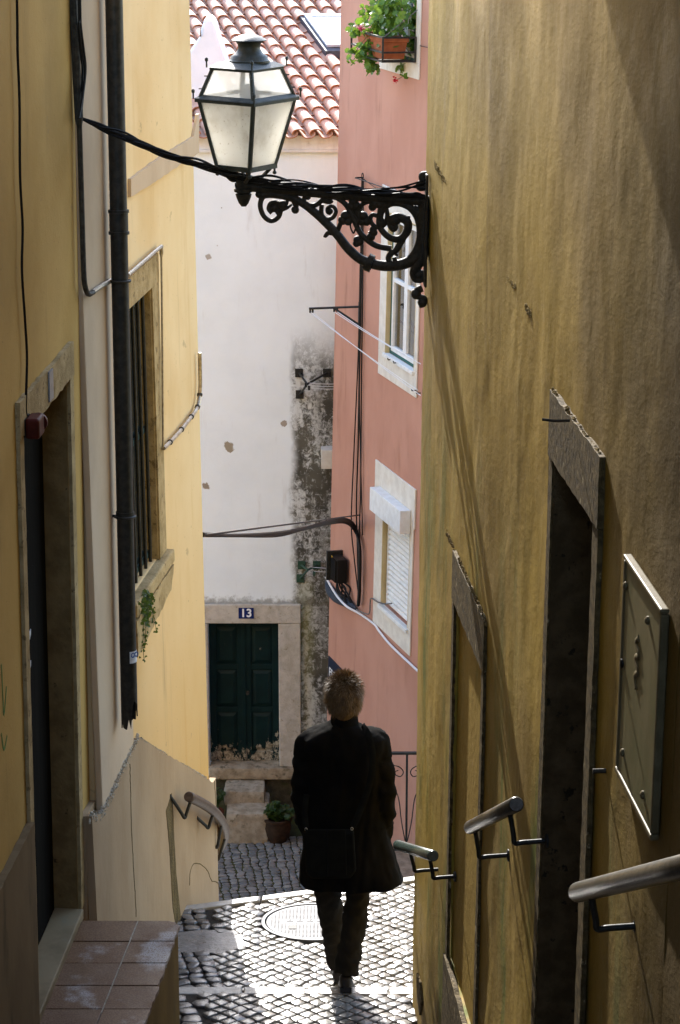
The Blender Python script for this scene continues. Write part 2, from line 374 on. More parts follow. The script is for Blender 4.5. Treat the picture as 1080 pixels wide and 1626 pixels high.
# peeling dark green door paint (bare wood shows low on the leaves)
N = NT('green_door'); z = N.xyz()[2]
w = N.noise(11, 8, .7, (1, 1, .5)); lowm = N.ramp(z, .62, .0)
pe = N.ramp(N.math('ADD', w, N.math('MULTIPLY', lowm, .25)), .70, .72)
c = N.mix(N.ramp(N.noise(5, 4, .6), .3, .7), (.0035, .013, .013), (.005, .019, .018))
c = N.mix(pe, c, N.mix(N.ramp(N.noise(25, 5, .6), .4, .6), (.34, .29, .21), (.16, .13, .09)))
M['green_door'] = N.done(c, N.mix(pe, (.5, .5, .5), (.9, .9, .9)), .15, 0, N.bump(N.math('SUBTRACT', 1.0, pe), .4, .003))
# speckled terrazzo tile with wet dusting
N = NT('bench_tile')
c = N.mix(N.ramp(N.noise(120, 3, .6), .42, .58), (.115, .050, .018), (.20, .11, .05))
c = N.mix(N.ramp(N.noise(90, 3, .6, (1, 1, 1), (5, 2, 2)), .62, .68), c, (.10, .04, .025))
c = N.mix(N.math('MULTIPLY', N.island(), .25), c, (.14, .10, .07))
wt = N.math('MULTIPLY', N.ramp(N.math('ADD', N.noise(3.2, 4, .6, (1, 1, 1), (1, 8, 2)), N.math('MULTIPLY', N.xyz()[0], .3)), .52, .66), N.ramp(N.noise(140, 3, .7), .36, .52))
c = N.mix(N.math('MULTIPLY', wt, .75), c, (.48, .45, .42))
M['bench_tile'] = N.done(c, N.ramp(N.noise(5, 4, .6), .35, .65, .38, .7), .25, 0, N.bump(N.noise(200, 3, .6), .3, .002))
# ------------------------------------------------------------------ the planes the place is built on
def head(vx): d = ray(vx, -297); return (d.x, d.y)
L2 = Wall(head(1050), at(293, 1426, 13.35), 1, ((308, 250), (335, 1330)))
J = L2.p(131, 700)
L1 = Wall(head(850), J, 1, ((107, 603), (118, 1100)))
RW = Wall(head(202), at(655, 1600, 11.4), -1, ((681, 0), (655, 1600)))
WW = Wall((1, 0), V((0, 29.5, 0)), 1); 
if WW.n.y > 0: WW.n0 = -WW.n0; WW.setb(0)
PW = Wall(head(-750), at(530, 600, 28.6), -1, ((541, 0), (519, 1130)))
if PW.n.x > 0: PW.n0 = -PW.n0; PW.setb(0)
ZT = H - 6.05
NOSE = 11.62
def zl(y): return ZT - .13 - .1 * (y - NOSE)         # landing
def ztr(y): return ZT + .1 * (NOSE - y)              # the tread above it
TOP = H + 5.0; TOPR = H + 1.3; TOP2 = H - .82

def front(mb, W, s0, s1, t0, t1, openings, depth, grid=None):
    ss = sorted({s0, s1} | {x for o in openings for x in o[:2] if s0 < x < s1}); tt = sorted({t0, t1} | {x for o in openings for x in o[2:4] if t0 < x < t1})
    def full(i, j):
        if not (0 <= i < len(ss) - 1 and 0 <= j < len(tt) - 1): return False
        sm, tm = (ss[i] + ss[i + 1]) / 2, (tt[j] + tt[j + 1]) / 2
        return not any(o[0] < sm < o[1] and o[2] < tm < o[3] for o in openings)
    ix = {}; vs = []
    def vid(i, j, k):
        if (i, j, k) not in ix: ix[(i, j, k)] = len(vs); vs.append(W.at(ss[i], tt[j], -depth * k))
        return ix[(i, j, k)]
    fs = []
    for i in range(len(ss) - 1):
        for j in range(len(tt) - 1):
            if not full(i, j): continue
            for k in (0, 1): fs.append([vid(i, j, k), vid(i + 1, j, k), vid(i + 1, j + 1, k), vid(i, j + 1, k)])
            for di, dj, a, b in ((-1, 0, (0, 0), (0, 1)), (1, 0, (1, 0), (1, 1)), (0, -1, (0, 0), (1, 0)), (0, 1, (0, 1), (1, 1))):
                if not full(i + di, j + dj):
                    fs.append([vid(i + a[0], j + a[1], 0), vid(i + b[0], j + b[1], 0), vid(i + b[0], j + b[1], 1), vid(i + a[0], j + a[1], 1)])
    mb.add(vs, fs)
def ragged(P, amp, step=.05, seed=1, closed=True):
    r = random.Random(seed); out = []
    n = len(P)
    for i in range(n if closed else n - 1):
        a, b = V((*P[i], 0)), V((*P[(i + 1) % n], 0)); L = (b - a).length; k = max(1, int(L / step))
        for j in range(k):
            q = a.lerp(b, j / k)
            if j: q += V((r.uniform(-amp, amp), r.uniform(-amp, amp), 0))
            out.append((q.x, q.y))
    return out
def wpx(W, *pts): return [W.st(x, y) for x, y in pts]

# ================================================================== ground, stairs, street
G = MB(); G.abox(-150, 150, -60, 340, -.5, -.06)
tag(G.build('ground', M['soil_dark']), kind='structure')
def stones(mb, x0, x1, y0, y1, size, ang, zf, ok, gap=.10, tilt=.03, dome=.004, jit=.10, asp=1.0, seed=3, hgt=.018, cutr=(.05, .16)):
    r = random.Random(seed); ca, sa = math.cos(ang), math.sin(ang)
    n = int(max(x1 - x0, y1 - y0) / size) + 6; cx, cy = (x0 + x1) / 2, (y0 + y1) / 2
    cor = {}
    def corner(i, j):
        if (i, j) not in cor: cor[(i, j)] = ((i + r.uniform(-jit, jit)) * size * asp, (j + r.uniform(-jit, jit)) * size)
        return cor[(i, j)]
    for i in range(-n, n):
        for j in range(-n, n):
            q = [corner(i, j), corner(i + 1, j), corner(i + 1, j + 1), corner(i, j + 1)]
            q = [(cx + a * ca - b * sa, cy + a * sa + b * ca) for a, b in q]
            mx, my = sum(a for a, _ in q) / 4, sum(b for _, b in q) / 4
            if not (x0 < mx < x1 and y0 < my < y1) or not ok(mx, my): continue
            tx, ty, dz = r.gauss(0, tilt), r.gauss(0, tilt), r.uniform(-.002, .002)
            pts = []
            for k in range(4):                     # 8-gon: corners cut
                a, b, c = q[k - 1], q[k], q[(k + 1) % 4]; cut = r.uniform(cutr[0], cutr[1])
                pts.append((b[0] + (a[0] - b[0]) * cut, b[1] + (a[1] - b[1]) * cut)); pts.append((b[0] + (c[0] - b[0]) * cut, b[1] + (c[1] - b[1]) * cut))
            def lay(sc, h):
                return [V((mx + (a - mx) * sc, my + (b - my) * sc, zf(mx + (a - mx) * sc, my + (b - my) * sc) + h + dz + (a - mx) * sc * tx + (b - my) * sc * ty)) for a, b in pts]
            g = 1 - gap
            vs = lay(g, -hgt) + lay(g, -.007) + lay(g * .93, -.0012) + lay(g * .72, dome * .25) + [V((mx, my, zf(mx, my) + dome * .4 + dz))]
            fs = [[l * 8 + k, l * 8 + (k + 1) % 8, l * 8 + 8 + (k + 1) % 8, l * 8 + 8 + k] for l in range(3) for k in range(8)] + [[24 + k, 24 + (k + 1) % 8, 32] for k in range(8)]
            mb.add(vs, fs)
def far_edge(x): return 13.47 + .38 * (x + .25)
MH = V((at(499, 1466, 12.9).x, 12.93)); MHR = .292
root = thing('stair_landing', (0, NOSE, ZT - .15), None, None); tag(root, kind='structure')
mb = MB()
xl, xr = -1.35, 1.9
mb.prism([(xl, NOSE, zl(NOSE) - .014), (xr, NOSE, zl(NOSE) - .014), (xr, far_edge(xr), zl(far_edge(xr)) - .014), (xl, far_edge(xl), zl(far_edge(xl)) - .014)], (0, 0, -.5))
mb.build('bedding', M['soil_dark'], root)
GUT = lambda x, y: x < -.70 + .05 * math.sin(9 * y) + (.0 if y < 13.0 else -.02)
PATCH = lambda x, y: ((x + .80) / .24) ** 2 + ((y - 12.62) / .17) ** 2 < 1
mb = MB(); stones(mb, -1.0, 1.85, NOSE + .02, 14.4, .068, math.radians(46), lambda x, y: zl(y), lambda x, y: y < far_edge(x) - .09 and (x - MH.x) ** 2 + (y - MH.y) ** 2 > (MHR + .03) ** 2 and not GUT(x, y) and not PATCH(x, y), gap=.14, tilt=.06, jit=.13, seed=5)
mb.build('paving', M['calcada'], root, smooth=True, angle=28)
mb = MB(); stones(mb, -1.15, -.5, NOSE + .02, 14.0, .085, math.radians(12), lambda x, y: zl(y) + .004, lambda x, y: y < far_edge(x) - .08 and GUT(x, y) and not PATCH(x, y), gap=.08, tilt=.06, dome=.006, jit=.24, seed=8, cutr=(.1, .35))
mb.build('gutter_paving', M['gutter'], root, smooth=True, angle=28)
mb = MB(); r = random.Random(4); ring = []
for k in range(40):
    a = 6.2831853 * k / 40; rr = 1.0 + r.uniform(-.12, .12); ring.append((-.80 + .26 * rr * math.cos(a), 12.62 + .19 * rr * math.sin(a)))
mb.prism([(x, y, zl(y) - .012) for x, y in ring], (0, 0, .014)); mb.build('cement_patch', M['cement'], root)
mb = MB()
for a, b in ((-1.3, -.48), (-.475, .22), (.225, .95), (.955, 1.85)):
    q = [(a, far_edge(a) - .085), (b - .006, far_edge(b) - .085), (b - .006, far_edge(b)), (a, far_edge(a))]
    mb.prism([(x, y, zl(y) - .2) for x, y in q], (0, 0, .206))
bevel(mb.build('nosing', M['kerb'], root), .008, 3)
# tread above the landing, then the flight that climbs to the camera
root = thing('upper_stairs', (0, NOSE, ZT - .6), None, None); tag(root, kind='structure')
mb = MB(); mb.prism([(-1.3, 10.45, ztr(10.45) - .014), (.62, 10.45, ztr(10.45) - .014), (.62, NOSE - .09, ztr(NOSE - .09) - .014), (-1.3, NOSE - .09, ztr(NOSE - .09) - .014)], (0, 0, -.6))
y, z = 10.45, ztr(10.45)
while y > -6:
    z += .155; mb.abox(-1.9, 1.75, y - .42, y, z - .8, z); y -= .42
mb.build('bedding', M['soil_dark'], root)
mb = MB(); stones(mb, -.95, .60, 10.47, NOSE - .1, .072, math.radians(44), lambda x, y: ztr(y), lambda x, y: x > -.72 + .04 * math.sin(30 * y) and x < .40 - .03 * math.sin(20 * y), gap=.12, tilt=.06, seed=15)
mb.build('paving', M['calcada'], root, smooth=True, angle=28)
mb = MB(); stones(mb, -1.0, .62, 10.47, NOSE - .1, .095, math.radians(15), lambda x, y: ztr(y) + .003, lambda x, y: x <= -.74 + .04 * math.sin(30 * y), gap=.09, tilt=.06, dome=.006, jit=.24, seed=18, cutr=(.1, .35))
stones(mb, -1.0, .66, 10.47, NOSE - .1, .095, math.radians(30), lambda x, y: ztr(y) + .003, lambda x, y: x >= .42 - .03 * math.sin(20 * y), gap=.13, tilt=.06, dome=.006, jit=.24, seed=19, cutr=(.1, .35))
mb.build('gutter_paving', M['gutter'], root, smooth=True, angle=28)
mb = MB()
for a, b in ((-1.1, -.52), (-.515, -.18), (-.175, .26), (.265, .6)):
    mb.prism([(a, NOSE - .085, ztr(NOSE) - .13), (b - .005, NOSE - .085, ztr(NOSE) - .13), (b - .005, NOSE, ztr(NOSE) - .13), (a, NOSE, ztr(NOSE) - .13)], (0, 0, .132))
bevel(mb.build('nosing', M['kerb'], root), .008, 3)
# flight going down beyond the landing
mb = MB(); y = 13.3; z = zl(13.9) - .16
while z > .2:
    mb.abox(-2.2, 1.95, y, y + .42, z - 1.2, z); y += .40; z -= .2
tag(mb.build('lower_stairs', M['street_stone']), kind='structure')
# street in front of the white house
root = thing('cobbled_street', (0, 27, -.05), None, None); tag(root, kind='structure')
mb = MB(); mb.abox(-8, 8, 24, 29.6, -.055, -.014); mb.build('bedding', M['gap_moss'], root)
mb = MB(); stones(mb, -2.6, .9, 26.2, 28.85, .085, math.radians(7), lambda x, y: .006 * math.sin(3 * x + y), lambda x, y: True, gap=.13, tilt=.06, dome=.006, jit=.24, asp=1.3, seed=25, cutr=(.1, .3))
mb.build('paving', M['street_stone'], root, smooth=True, angle=28)
# side terrace on which the railing stands
TZ = H - 9.98
mb = MB(); mb.prism([(.36, 20.3, 0), (3.5, 20.3, 0), (3.5, 22.15, 0), (.36, 22.15, 0)], (0, 0, TZ)); 
tag(mb.build('side_terrace', M['terrace']), kind='structure')

# ================================================================== manhole cover
zc = zl(MH.y); sl = V((0, 1, -.1)).normalized(); up = V((1, 0, 0)).cross(sl)
root = thing('manhole_cover', (MH.x, MH.y, zc), 'round grey cast iron manhole cover set in the wet cobbles beside the man', 'manhole cover')
o = V((MH.x, MH.y, zc))
mb = MB(); mb.lathe(o, [(MHR + .022, -.02), (MHR + .022, .010), (MHR + .002, .010), (MHR + .002, -.004), (MHR, -.02)], 64, (1, 0, 0), sl, up); mb.build('rim', M['manhole'], root, smooth=True, angle=30)
mb = MB(); mb.lathe(o, [(MHR - .008, -.02), (MHR - .008, .006), (MHR - .014, .008)], 64, (1, 0, 0), sl, up)
n = 0
for i in range(-13, 14):
    for j in range(-13, 14):
        a, b = i * .021, j * .021
        if a * a + b * b > .068 or (abs(b) < .035 and abs(a) < .2): continue
        mb.box(o + V((1, 0, 0)) * a + sl * b + up * .0085, (.0055, 0, 0), sl * .0055, up * .0022)
for a in (-.16, -.1, -.04, .02, .08, .14):
    mb.box(o + V((1, 0, 0)) * (a + .015) + up * .0085, (.02, 0, 0), sl * .004, up * .002); mb.box(o + V((1, 0, 0)) * (a + .012) + sl * .014 + up * .0085, (.012, .012, 0), sl * .003, up * .002)
mb.build('lid', M['manhole'], root)
mb = MB(); mb.box(o + V((-.125, 0, 0)) - sl * .105 + up * .0092, (.022, 0, 0), sl * .03, up * .003); mb.build('key_slot', M['wire'], root)

# ================================================================== white house
HR = V((0, 29.5, 0))
house = thing('white_house', HR, 'white house with red tile roof and mould streaked wall behind the green door', 'house')
EZ = WW.p(430, 214).z
zdoor0, zdoor1 = WW.p(390, 1215).z, WW.p(390, 988).z
xd0, xd1 = WW.p(332, 1100).x, WW.p(443, 1100).x
N = NT('white_render'); xx, yy, zz = N.xyz()
def px_x(px): return WW.p(px, 800).x
def px_z(py): return WW.p(400, py).z
wob = N.math('MULTIPLY', N.math('SUBTRACT', N.noise(1.7, 6, .6), .5), .55)
c = N.mix(N.ramp(N.noise(1.3, 6, .6), .35, .7), (.85, .90, .92), (.79, .84, .86))
c = N.mix(N.math('MULTIPLY', N.ramp(N.noise(3, 7, .65, (2, 1, .35), (5, 5, 1)), .56, .8), .45), c, (.50, .47, .43))
# grey weathering under the cornice
c = N.mix(N.math('MULTIPLY', N.ramp(N.math('ADD', zz, N.math('MULTIPLY', N.noise(7, 6, .6, (2.5, 1, .3)), 1.2)), EZ + .15, EZ + .85), .22), c, (.46, .42, .37))
xs = N.math('ADD', xx, N.math('MULTIPLY', wob, .45)); zs = N.math('ADD', zz, N.math('MULTIPLY', wob, 1.3))
mx_ = N.ramp(xs, px_x(458), px_x(474)); mz_ = N.ramp(zs, px_z(505), px_z(610))
band = N.math('MULTIPLY', mx_, mz_)
drip = N.noise(3.2, 5, .6, (1.6, 1, .4), (1, 2, 3)); fine = N.noise(17, 8, .78, (1, 1, .9), (2, 0, 5), .8)
mold = N.math('MULTIPLY', band, N.ramp(N.math('ADD', N.math('MULTIPLY', drip, .55), N.math('MULTIPLY', fine, .65)), .49, .64))
edge = N.math('MULTIPLY', band, N.ramp(xs, px_x(488), px_x(512), 0, .8))
mold = N.math('MAXIMUM', mold, N.math('MULTIPLY', edge, N.ramp(fine, .3, .55)))
lowg = N.ramp(zz, px_z(880), px_z(980))
c = N.mix(N.math('MULTIPLY', band, .42), c, (.36, .32, .25))
c = N.mix(N.math('MULTIPLY', mold, .95), c, N.mix(N.ramp(N.noise(2.2, 3, .5), .4, .62), (.035, .030, .018), (.085, .075, .05)))
gr = N.math('MULTIPLY', N.math('MULTIPLY', band, lowg), N.ramp(N.math('ABSOLUTE', N.math('SUBTRACT', xs, px_x(484))), .16, .03))
c = N.mix(N.math('MULTIPLY', gr, N.ramp(zz, px_z(1150), px_z(960), .15, .55)), c, (.26, .26, .10))
def flake(c, px, py, r, amp, sc, col):
    p = WW.p(px, py); q = N.n('ShaderNodeVectorMath', operation='DISTANCE'); N.l(N.tc, q.inputs[0]); q.inputs[1].default_value = p - HR
    d = N.math('ADD', q.outputs['Value'], N.math('MULTIPLY', N.math('SUBTRACT', N.noise(sc, 5, .6, (1, 1, 1), (px, 0, 0)), .5), amp))
    return N.mix(N.ramp(d, r, r - .012), c, col)
for a in ((364, 709, .07, .16, 9, (.33, .28, .20)), (331, 408, .04, .13, 14, (.42, .39, .34)), (328, 771, .05, .18, 14, (.30, .25, .19)), (451, 672, .04, .16, 12, (.36, .31, .25)), (352, 330, .012, .02, 20, (.2, .18, .15)), (345, 390, .012, .03, 20, (.5, .46, .4))): c = flake(c, *a)
c = N.mix(N.math('MULTIPLY', N.math('MULTIPLY', N.ramp(N.math('ADD', zz, N.math('MULTIPLY', N.noise(9, 6, .7), .35)), px_z(948) + .2, px_z(957) + .17), N.ramp(zz, px_z(965), px_z(958))), .7), c, (.12, .105, .07))
M['white_render'] = N.done(c, .85, .3, 0, N.bump(N.noise(45, 6, .65), .35, .006, N.bump(N.noise(2.5, 4, .5), .3, .03)))
mb = MB(); front(mb, WW, -8, 9, -.05, EZ, [(xd0, xd1, zdoor0, zdoor1)], .35)
mb.abox(-8, 9, 29.85, 37, -.05, EZ); mb.build('wall', M['white_render'], house)
zc0, zc1 = px_z(240), px_z(222)
mb = MB(); mb.abox(-8, 9, 29.40, 29.498, zc0, zc0 + .03); mb.abox(-8, 9, 29.43, 29.497, zc0 + .03, EZ - .002); mb.build('cornice', pm('cornice_stone', (.76, .75, .73), (.66, .64, .61), 5, (2, 2, .8), rough=.85, bump=.4, bs=40, col3=(.24, .2, .15), ns3=5, lo3=.6, hi3=.8), house)
# door surround, door, threshold
dr = house
zl0 = WW.p(400, 958).z
xs0, xs1 = px_x(300), px_x(477)
mb = MB(); mb.abox(xs0, xs1, 29.44, 29.499, zdoor1, zl0); mb.abox(xd1, xs1 - .004, 29.445, 29.499, zdoor0 - .02, zdoor1 - .004); mb.abox(xs0 + .004, xd0, 29.445, 29.499, zdoor0 - .02, zdoor1 - .004)
bevel(mb.build('door_surround', M['limestone'], house), .012, 2)
xm = (xd0 + xd1) / 2
for k in (0, 1):
    a, b = (xd0 + .003, xm - .004) if k == 0 else (xm + .004, xd1 - .003)
    leaf = MB(); z0, z1 = zdoor0 + .015, zdoor1 - .005
    leaf.abox(a, b, 29.66, 29.70, z0, z1)
    w = b - a; st = .085; hs = (z1 - z0 - .10) / 3
    leaf.abox(a, a + st, 29.63, 29.659, z0, z1); leaf.abox(b - st, b, 29.63, 29.659, z0, z1)
    rails = [z0, z0 + .13, z0 + .13 + hs - .07, z0 + .13 + hs, z0 + .13 + 2 * hs - .1, z0 + .13 + 2 * hs - .03, z1 - .10, z1]
    for q in range(0, 8, 2): leaf.abox(a + st, b - st, 29.632, 29.659, rails[q], rails[q + 1])
    for q in range(3):
        u0, u1 = rails[2 * q + 1], rails[2 * q + 2]; x0, x1 = a + st + .015, b - st - .015; u0 += .015; u1 -= .015; i = .045
        o = [(x0, 29.655, u0), (x1, 29.655, u0), (x1, 29.655, u1), (x0, 29.655, u1)]; n_ = [(x0 + i, 29.635, u0 + i), (x1 - i, 29.635, u0 + i), (x1 - i, 29.635, u1 - i), (x0 + i, 29.635, u1 - i)]
        leaf.add([V(p) for p in o + n_], [[4, 5, 6, 7]] + [[k2, (k2 + 1) % 4, 4 + (k2 + 1) % 4, 4 + k2] for k2 in range(4)])
    if k == 0: leaf.abox(xm - .03, xm + .018, 29.612, 29.6295, z0, z1)
    lf = leaf.build('door_leaf', M['green_door'], None, loc=(xm, 29.6, zdoor0)); lf.parent = house; lf.location = V((xm, 29.6, zdoor0)) - HR
    bevel(lf, .004, 2)
    if k == 1:
        hmb = MB(); hmb.lathe((xm + .045, 29.63, zdoor0 + .98), [(.022, 0), (.022, .008), (.010, .012), (.010, .04), (.022, .05), (.018, .065)], 12, (1, 0, 0), (0, 0, 1), (0, -1, 0))
        h_ = hmb.build('door_handle', M['iron'], None, loc=lf['_w'], smooth=True); h_.parent = lf; h_.location = (0, 0, 0)
def rough_block(x0, x1, y0, y1, z0, z1, seed, amp=.018, cuts=4):
    bm = bmesh.new(); bmesh.ops.create_cube(bm, size=1); bmesh.ops.subdivide_edges(bm, edges=bm.edges[:], cuts=cuts, use_grid_fill=True)
    m = MB(); c_ = V(((x0 + x1) / 2, (y0 + y1) / 2, (z0 + z1) / 2)); d = V((x1 - x0, y1 - y0, z1 - z0))
    vs = []
    for v in bm.verts:
        q = V((v.co.x * 2, v.co.y * 2, v.co.z * 2)); e = sum(1 for t in q if abs(t) > .99)
        k = 1 - .030 * max(0, e - 1)
        p = c_ + V((q.x * d.x / 2 * k, q.y * d.y / 2 * k, q.z * d.z / 2 * (k if q.z > 0 else 1)))
        nz = noise.noise_vector(p * 6 + V((seed, seed, seed)))
        vs.append(p + nz * amp)
    m.add(vs, [[v.index for v in f.verts] for f in bm.faces]); bm.free(); return m
zth = zdoor0; ths = rough_block(px_x(326), px_x(472), 29.36, 29.66, zth - .15, zth + .012, 3, .010, 6).build('threshold', pm('threshold_stone', (.40, .32, .22), (.26, .2, .13), 8, rough=.85, bump=.9, bs=40, bd=.012, col3=(.10, .085, .05), ns3=9, lo3=.52, hi3=.7), house, smooth=True, angle=60)
mb = MB(); front(mb, WW, px_x(300), px_x(560), -.05, zth - .14, [], .0) if False else None
mb.abox(px_x(298), px_x(560), 29.44, 29.499, -.05, zth - .15); mb.build('plinth', pm('plinth_dark', (.10, .085, .055), (.05, .045, .028), 7, rough=.95, bump=.9, bs=50, bd=.012, col3=(.055, .065, .02), ns3=4, lo3=.5, hi3=.68), house)
mb = MB(); cb = rough_block(px_x(510), px_x(510) + .3, 29.30, 29.55, px_z(738), px_z(708), 9, .01, 3); cb.build('stone_corbel', M['surround'], house, smooth=True, angle=50)

# tiled roof: columns run a little askew to the eave
roof_col, roof_row = .212, .335; beta = math.radians(17); shear = .40
rd = V((0, math.cos(beta), math.sin(beta))); rx = V((1, 0, 0)); rn = V((0, -math.sin(beta), math.cos(beta)))
E0 = V((0, 29.26, EZ + .02))
def rp(x, d, h): return E0 + rx * (x - shear * d * .72) + rd * d + rn * h
mb = MB(); mb.prism([rp(-7.5, .28, -.03), rp(8.5, .28, -.03), rp(8.5 + 2.2, 7.5, -.03), rp(-7.5 + 2.2, 7.5, -.03)], rn * -.12); roof = mb.build('roof', M['tile_red'], house)
covers = MB(); edges = MB(); r = random.Random(11)
x_a, x_b = -2.2, 2.9
nc = int((x_b - x_a) / roof_col)
def skip(x, d): return SKX0 < x < SKX1 and SKD0 < d < SKD1
SKX0, SKX1, SKD0, SKD1 = 9, 9, 9, 9
def plane_hit(px, py, hgt=0):
    d = ray(px, py); O = E0 + rn * hgt; t = (O - CAM).dot(rn) / d.dot(rn); p = CAM + d * t; q = p - E0
    dd = q.dot(rd); return q.x + shear * dd * .72, dd
sk = [plane_hit(*p, .06) for p in ((478, 27), (497, 80), (545, 80), (545, 27))]
SKD0, SKD1 = min(sk[1][1], sk[2][1]), sk[0][1]; SKX0, SKX1 = sk[0][0] - .02, sk[0][0] + .80
for j in range(20):
    for i in range(nc):
        x = x_a + i * roof_col; d0 = j * roof_row - .02; d1 = d0 + roof_row * 1.22
        jx, jd, ja = r.uniform(-.006, .006), r.uniform(-.012, .012), r.uniform(-.008, .008)
        if not (SKX0 - .08 < x < SKX1 + .02 and SKD0 - .1 < d0 + .16 < SKD1 + .08):
            ra, rb = .086, .072; m = 9; vs = []
            for t, rad, hh in ((d0, ra, .028), (d1, rb, .004)):
                for rr_ in (rad, rad - .016):
                    for k in range(m):
                        a = math.pi * k / (m - 1)
                        vs.append(rp(x + jx - rr_ * math.cos(a) + (ja if t == d1 else 0), t + jd, hh + rr_ * math.sin(a) * .88))
            fs = [[k, k + 1, 2 * m + k + 1, 2 * m + k] for k in range(m - 1)] + [[m + k, m + k + 1, 3 * m + k + 1, 3 * m + k] for k in range(m - 1)]
            covers.cm = 0; covers.add(vs, fs)
            covers.cm = 1; covers.add(vs[:2 * m], [[k, k + 1, m + k + 1, m + k] for k in range(m - 1)])
        xp = x + roof_col / 2
        if not (SKX0 - .05 < xp < SKX1 + .02 and SKD0 - .1 < d0 + .16 < SKD1 + .08):
            vs = []; m = 7
            for t, hh in ((d0 - .02, .024), (d1, 0)):
                for th in (0, -.014):
                    for k in range(m):
                        a = math.pi * k / (m - 1); vs.append(rp(xp - .088 * math.cos(a), t + jd, hh + .028 + th - .06 * math.sin(a)))
            covers.cm = 0; covers.add(vs, [[k, k + 1, 2 * m + k + 1, 2 * m + k] for k in range(m - 1)])
            covers.cm = 1; covers.add(vs[:2 * m], [[k, k + 1, m + k + 1, m + k] for k in range(m - 1)])
t_ = covers.build('roof_tiles', [M['tile_red'], M['tile_edge']], None, loc=HR, smooth=True, angle=50); t_.parent = house; t_.location = (0, 0, 0)
# moss in the lowest joints
mb = MB(); r = random.Random(3)
for k in range(260):
    x = r.uniform(.15, 1.6); dd = roof_row * (1 if r.random() < .8 else 2) - .03 + r.gauss(0, .018); ph = ((x - x_a) / roof_col) % 1
    hh = .085 * abs(math.cos(math.pi * ph)) ** .8 + .01
    mb.lathe(rp(x, dd, hh), [(.006, -.008), (.016 * r.uniform(.6, 1.4), .0), (.010, .009), (.002, .013)], 6)
mo = mb.build('roof_moss', M['moss'], house, smooth=True); mo['kind'] = 'stuff'
# roof window
def skp(x, d, h): return rp(x, d, h)
mb = MB(); x0, x1, d0, d1 = SKX0 + .05, SKX1 - .03, SKD0 + .02, SKD1 - .02
def ring_(mb, x0, x1, d0, d1, w, h0, h1):
    for a in ((x0, x1, d0, d0 + w), (x0, x1, d1 - w, d1), (x0, x0 + w, d0 + w, d1 - w), (x1 - w, x1, d0 + w, d1 - w)):
        mb.prism([skp(a[0], a[2], h0), skp(a[1], a[2], h0), skp(a[1], a[3], h0), skp(a[0], a[3], h0)], rn * (h1 - h0))
ring_(mb, x0 - .05, x1 + .05, d0 - .10, d1 + .06, .11, -.02, .085); swin = mb.build('roof_window', M['lead'], house)
mb = MB(); ring_(mb, x0, x1, d0 + .02, d1 - .01, .075, .087, .125); fr_ = mb.build('frame', pm('alu', (.62, .66, .72), (.5, .54, .6), 12, rough=.35, metal=.3), None, loc=HR); fr_.parent = swin; fr_.location = (0, 0, 0); bevel(fr_, .006, 2)
mb = MB(); mb.prism([skp(x0 + .07, d0 + .09, .10), skp(x1 - .07, d0 + .09, .10), skp(x1 - .07, d1 - .08, .10), skp(x0 + .07, d1 - .08, .10)], rn * .012)
N = NT('roof_glass'); M['roof_glass'] = N.done((.55, .6, .65), .04, .8)
pn = mb.build('pane', M['roof_glass'], None, loc=HR); pn.parent = swin; pn.location = (0, 0, 0)
# white shouldered chimney rising from the roof at the left
def ch(px, py): return at(px, py, 30.15)
prof = [(296, 250), (352, 214), (362, 110), (354, 84), (346, 60), (342, 44), (337, 34), (331, 29), (324, 33), (320, 44), (319, 54), (312, 66), (300, 84), (288, 110), (284, 220)]
mb = MB(); mb.prism([ch(*p) for p in prof], (0, .75, 0)); chm = mb.build('chimney', pm('chimney_white', (.80, .83, .88), (.74, .77, .82), 3, rough=.8, bump=.3, bs=50), house, smooth=True, angle=50)
bevel(chm, .03, 3, 40)
mb = MB(); mb.tube([ch(319, 44) + V((0, -.03, 0)), ch(319, 56) + V((0, -.03, 0)), ch(318, 58) + V((0, .02, 0))], .008, 6); hk = mb.build('hook', M['wire'], None, loc=HR); hk.parent = chm; hk.location = (0, 0, 0)

# house number
root = thing('house_number_plate', WW.p(391, 973, .06), 'dark blue enamel plate with the white house number 13 above the green door', 'sign')
mb = MB(); a, b = WW.p(379, 982, .06), WW.p(403, 965, .06); mb.abox(a.x, b.x, a.y - .012, a.y, a.z, b.z); bevel(mb.build('plate', M['enamel_blue'], root), .003, 2)
mb = MB(); cc = (a + b) / 2; text_into(mb, '13', (b.z - a.z) * 1.05, (cc.x, a.y - .0145, cc.z), (1, 0, 0), (0, 0, 1), .0015, .004); mb.build('digits', M['enamel_white'], root)
# stone steps
xs_ = px_x(358), px_x(421)
zA = at(388, 1254, 29.05).z; zB = at(388, 1284, 28.8).z
rough_block(at(356, 1270, 29).x, at(420, 1270, 29).x, 28.98, 29.42, zB - .03, zA, 5, .016, 5).build('stone_step', pm('step_stone', (.42, .36, .27), (.28, .23, .16), 10, rough=.85, bump=.9, bs=40, bd=.014, col3=(.12, .10, .06), ns3=12, lo3=.56, hi3=.7), None, True, loc=(at(388, 1270, 29).x, 29.2, zB), angle=60)
tag(bpy.data.objects['stone_step'], 'upper worn limestone block of the two loose steps below the green door', 'step', 'stone steps at the green door')
rough_block(at(360, 1300, 28.8).x, at(427, 1300, 28.8).x, 28.62, 29.4, -.02, zB, 15, .016, 5).build('stone_step', bpy.data.materials['step_stone'], None, True, loc=(at(392, 1300, 28.8).x, 29.0, 0), angle=60)
tag(bpy.data.objects['stone_step.001'], 'lower and wider limestone block of the two loose steps, resting on the cobbled street', 'step', 'stone steps at the green door')

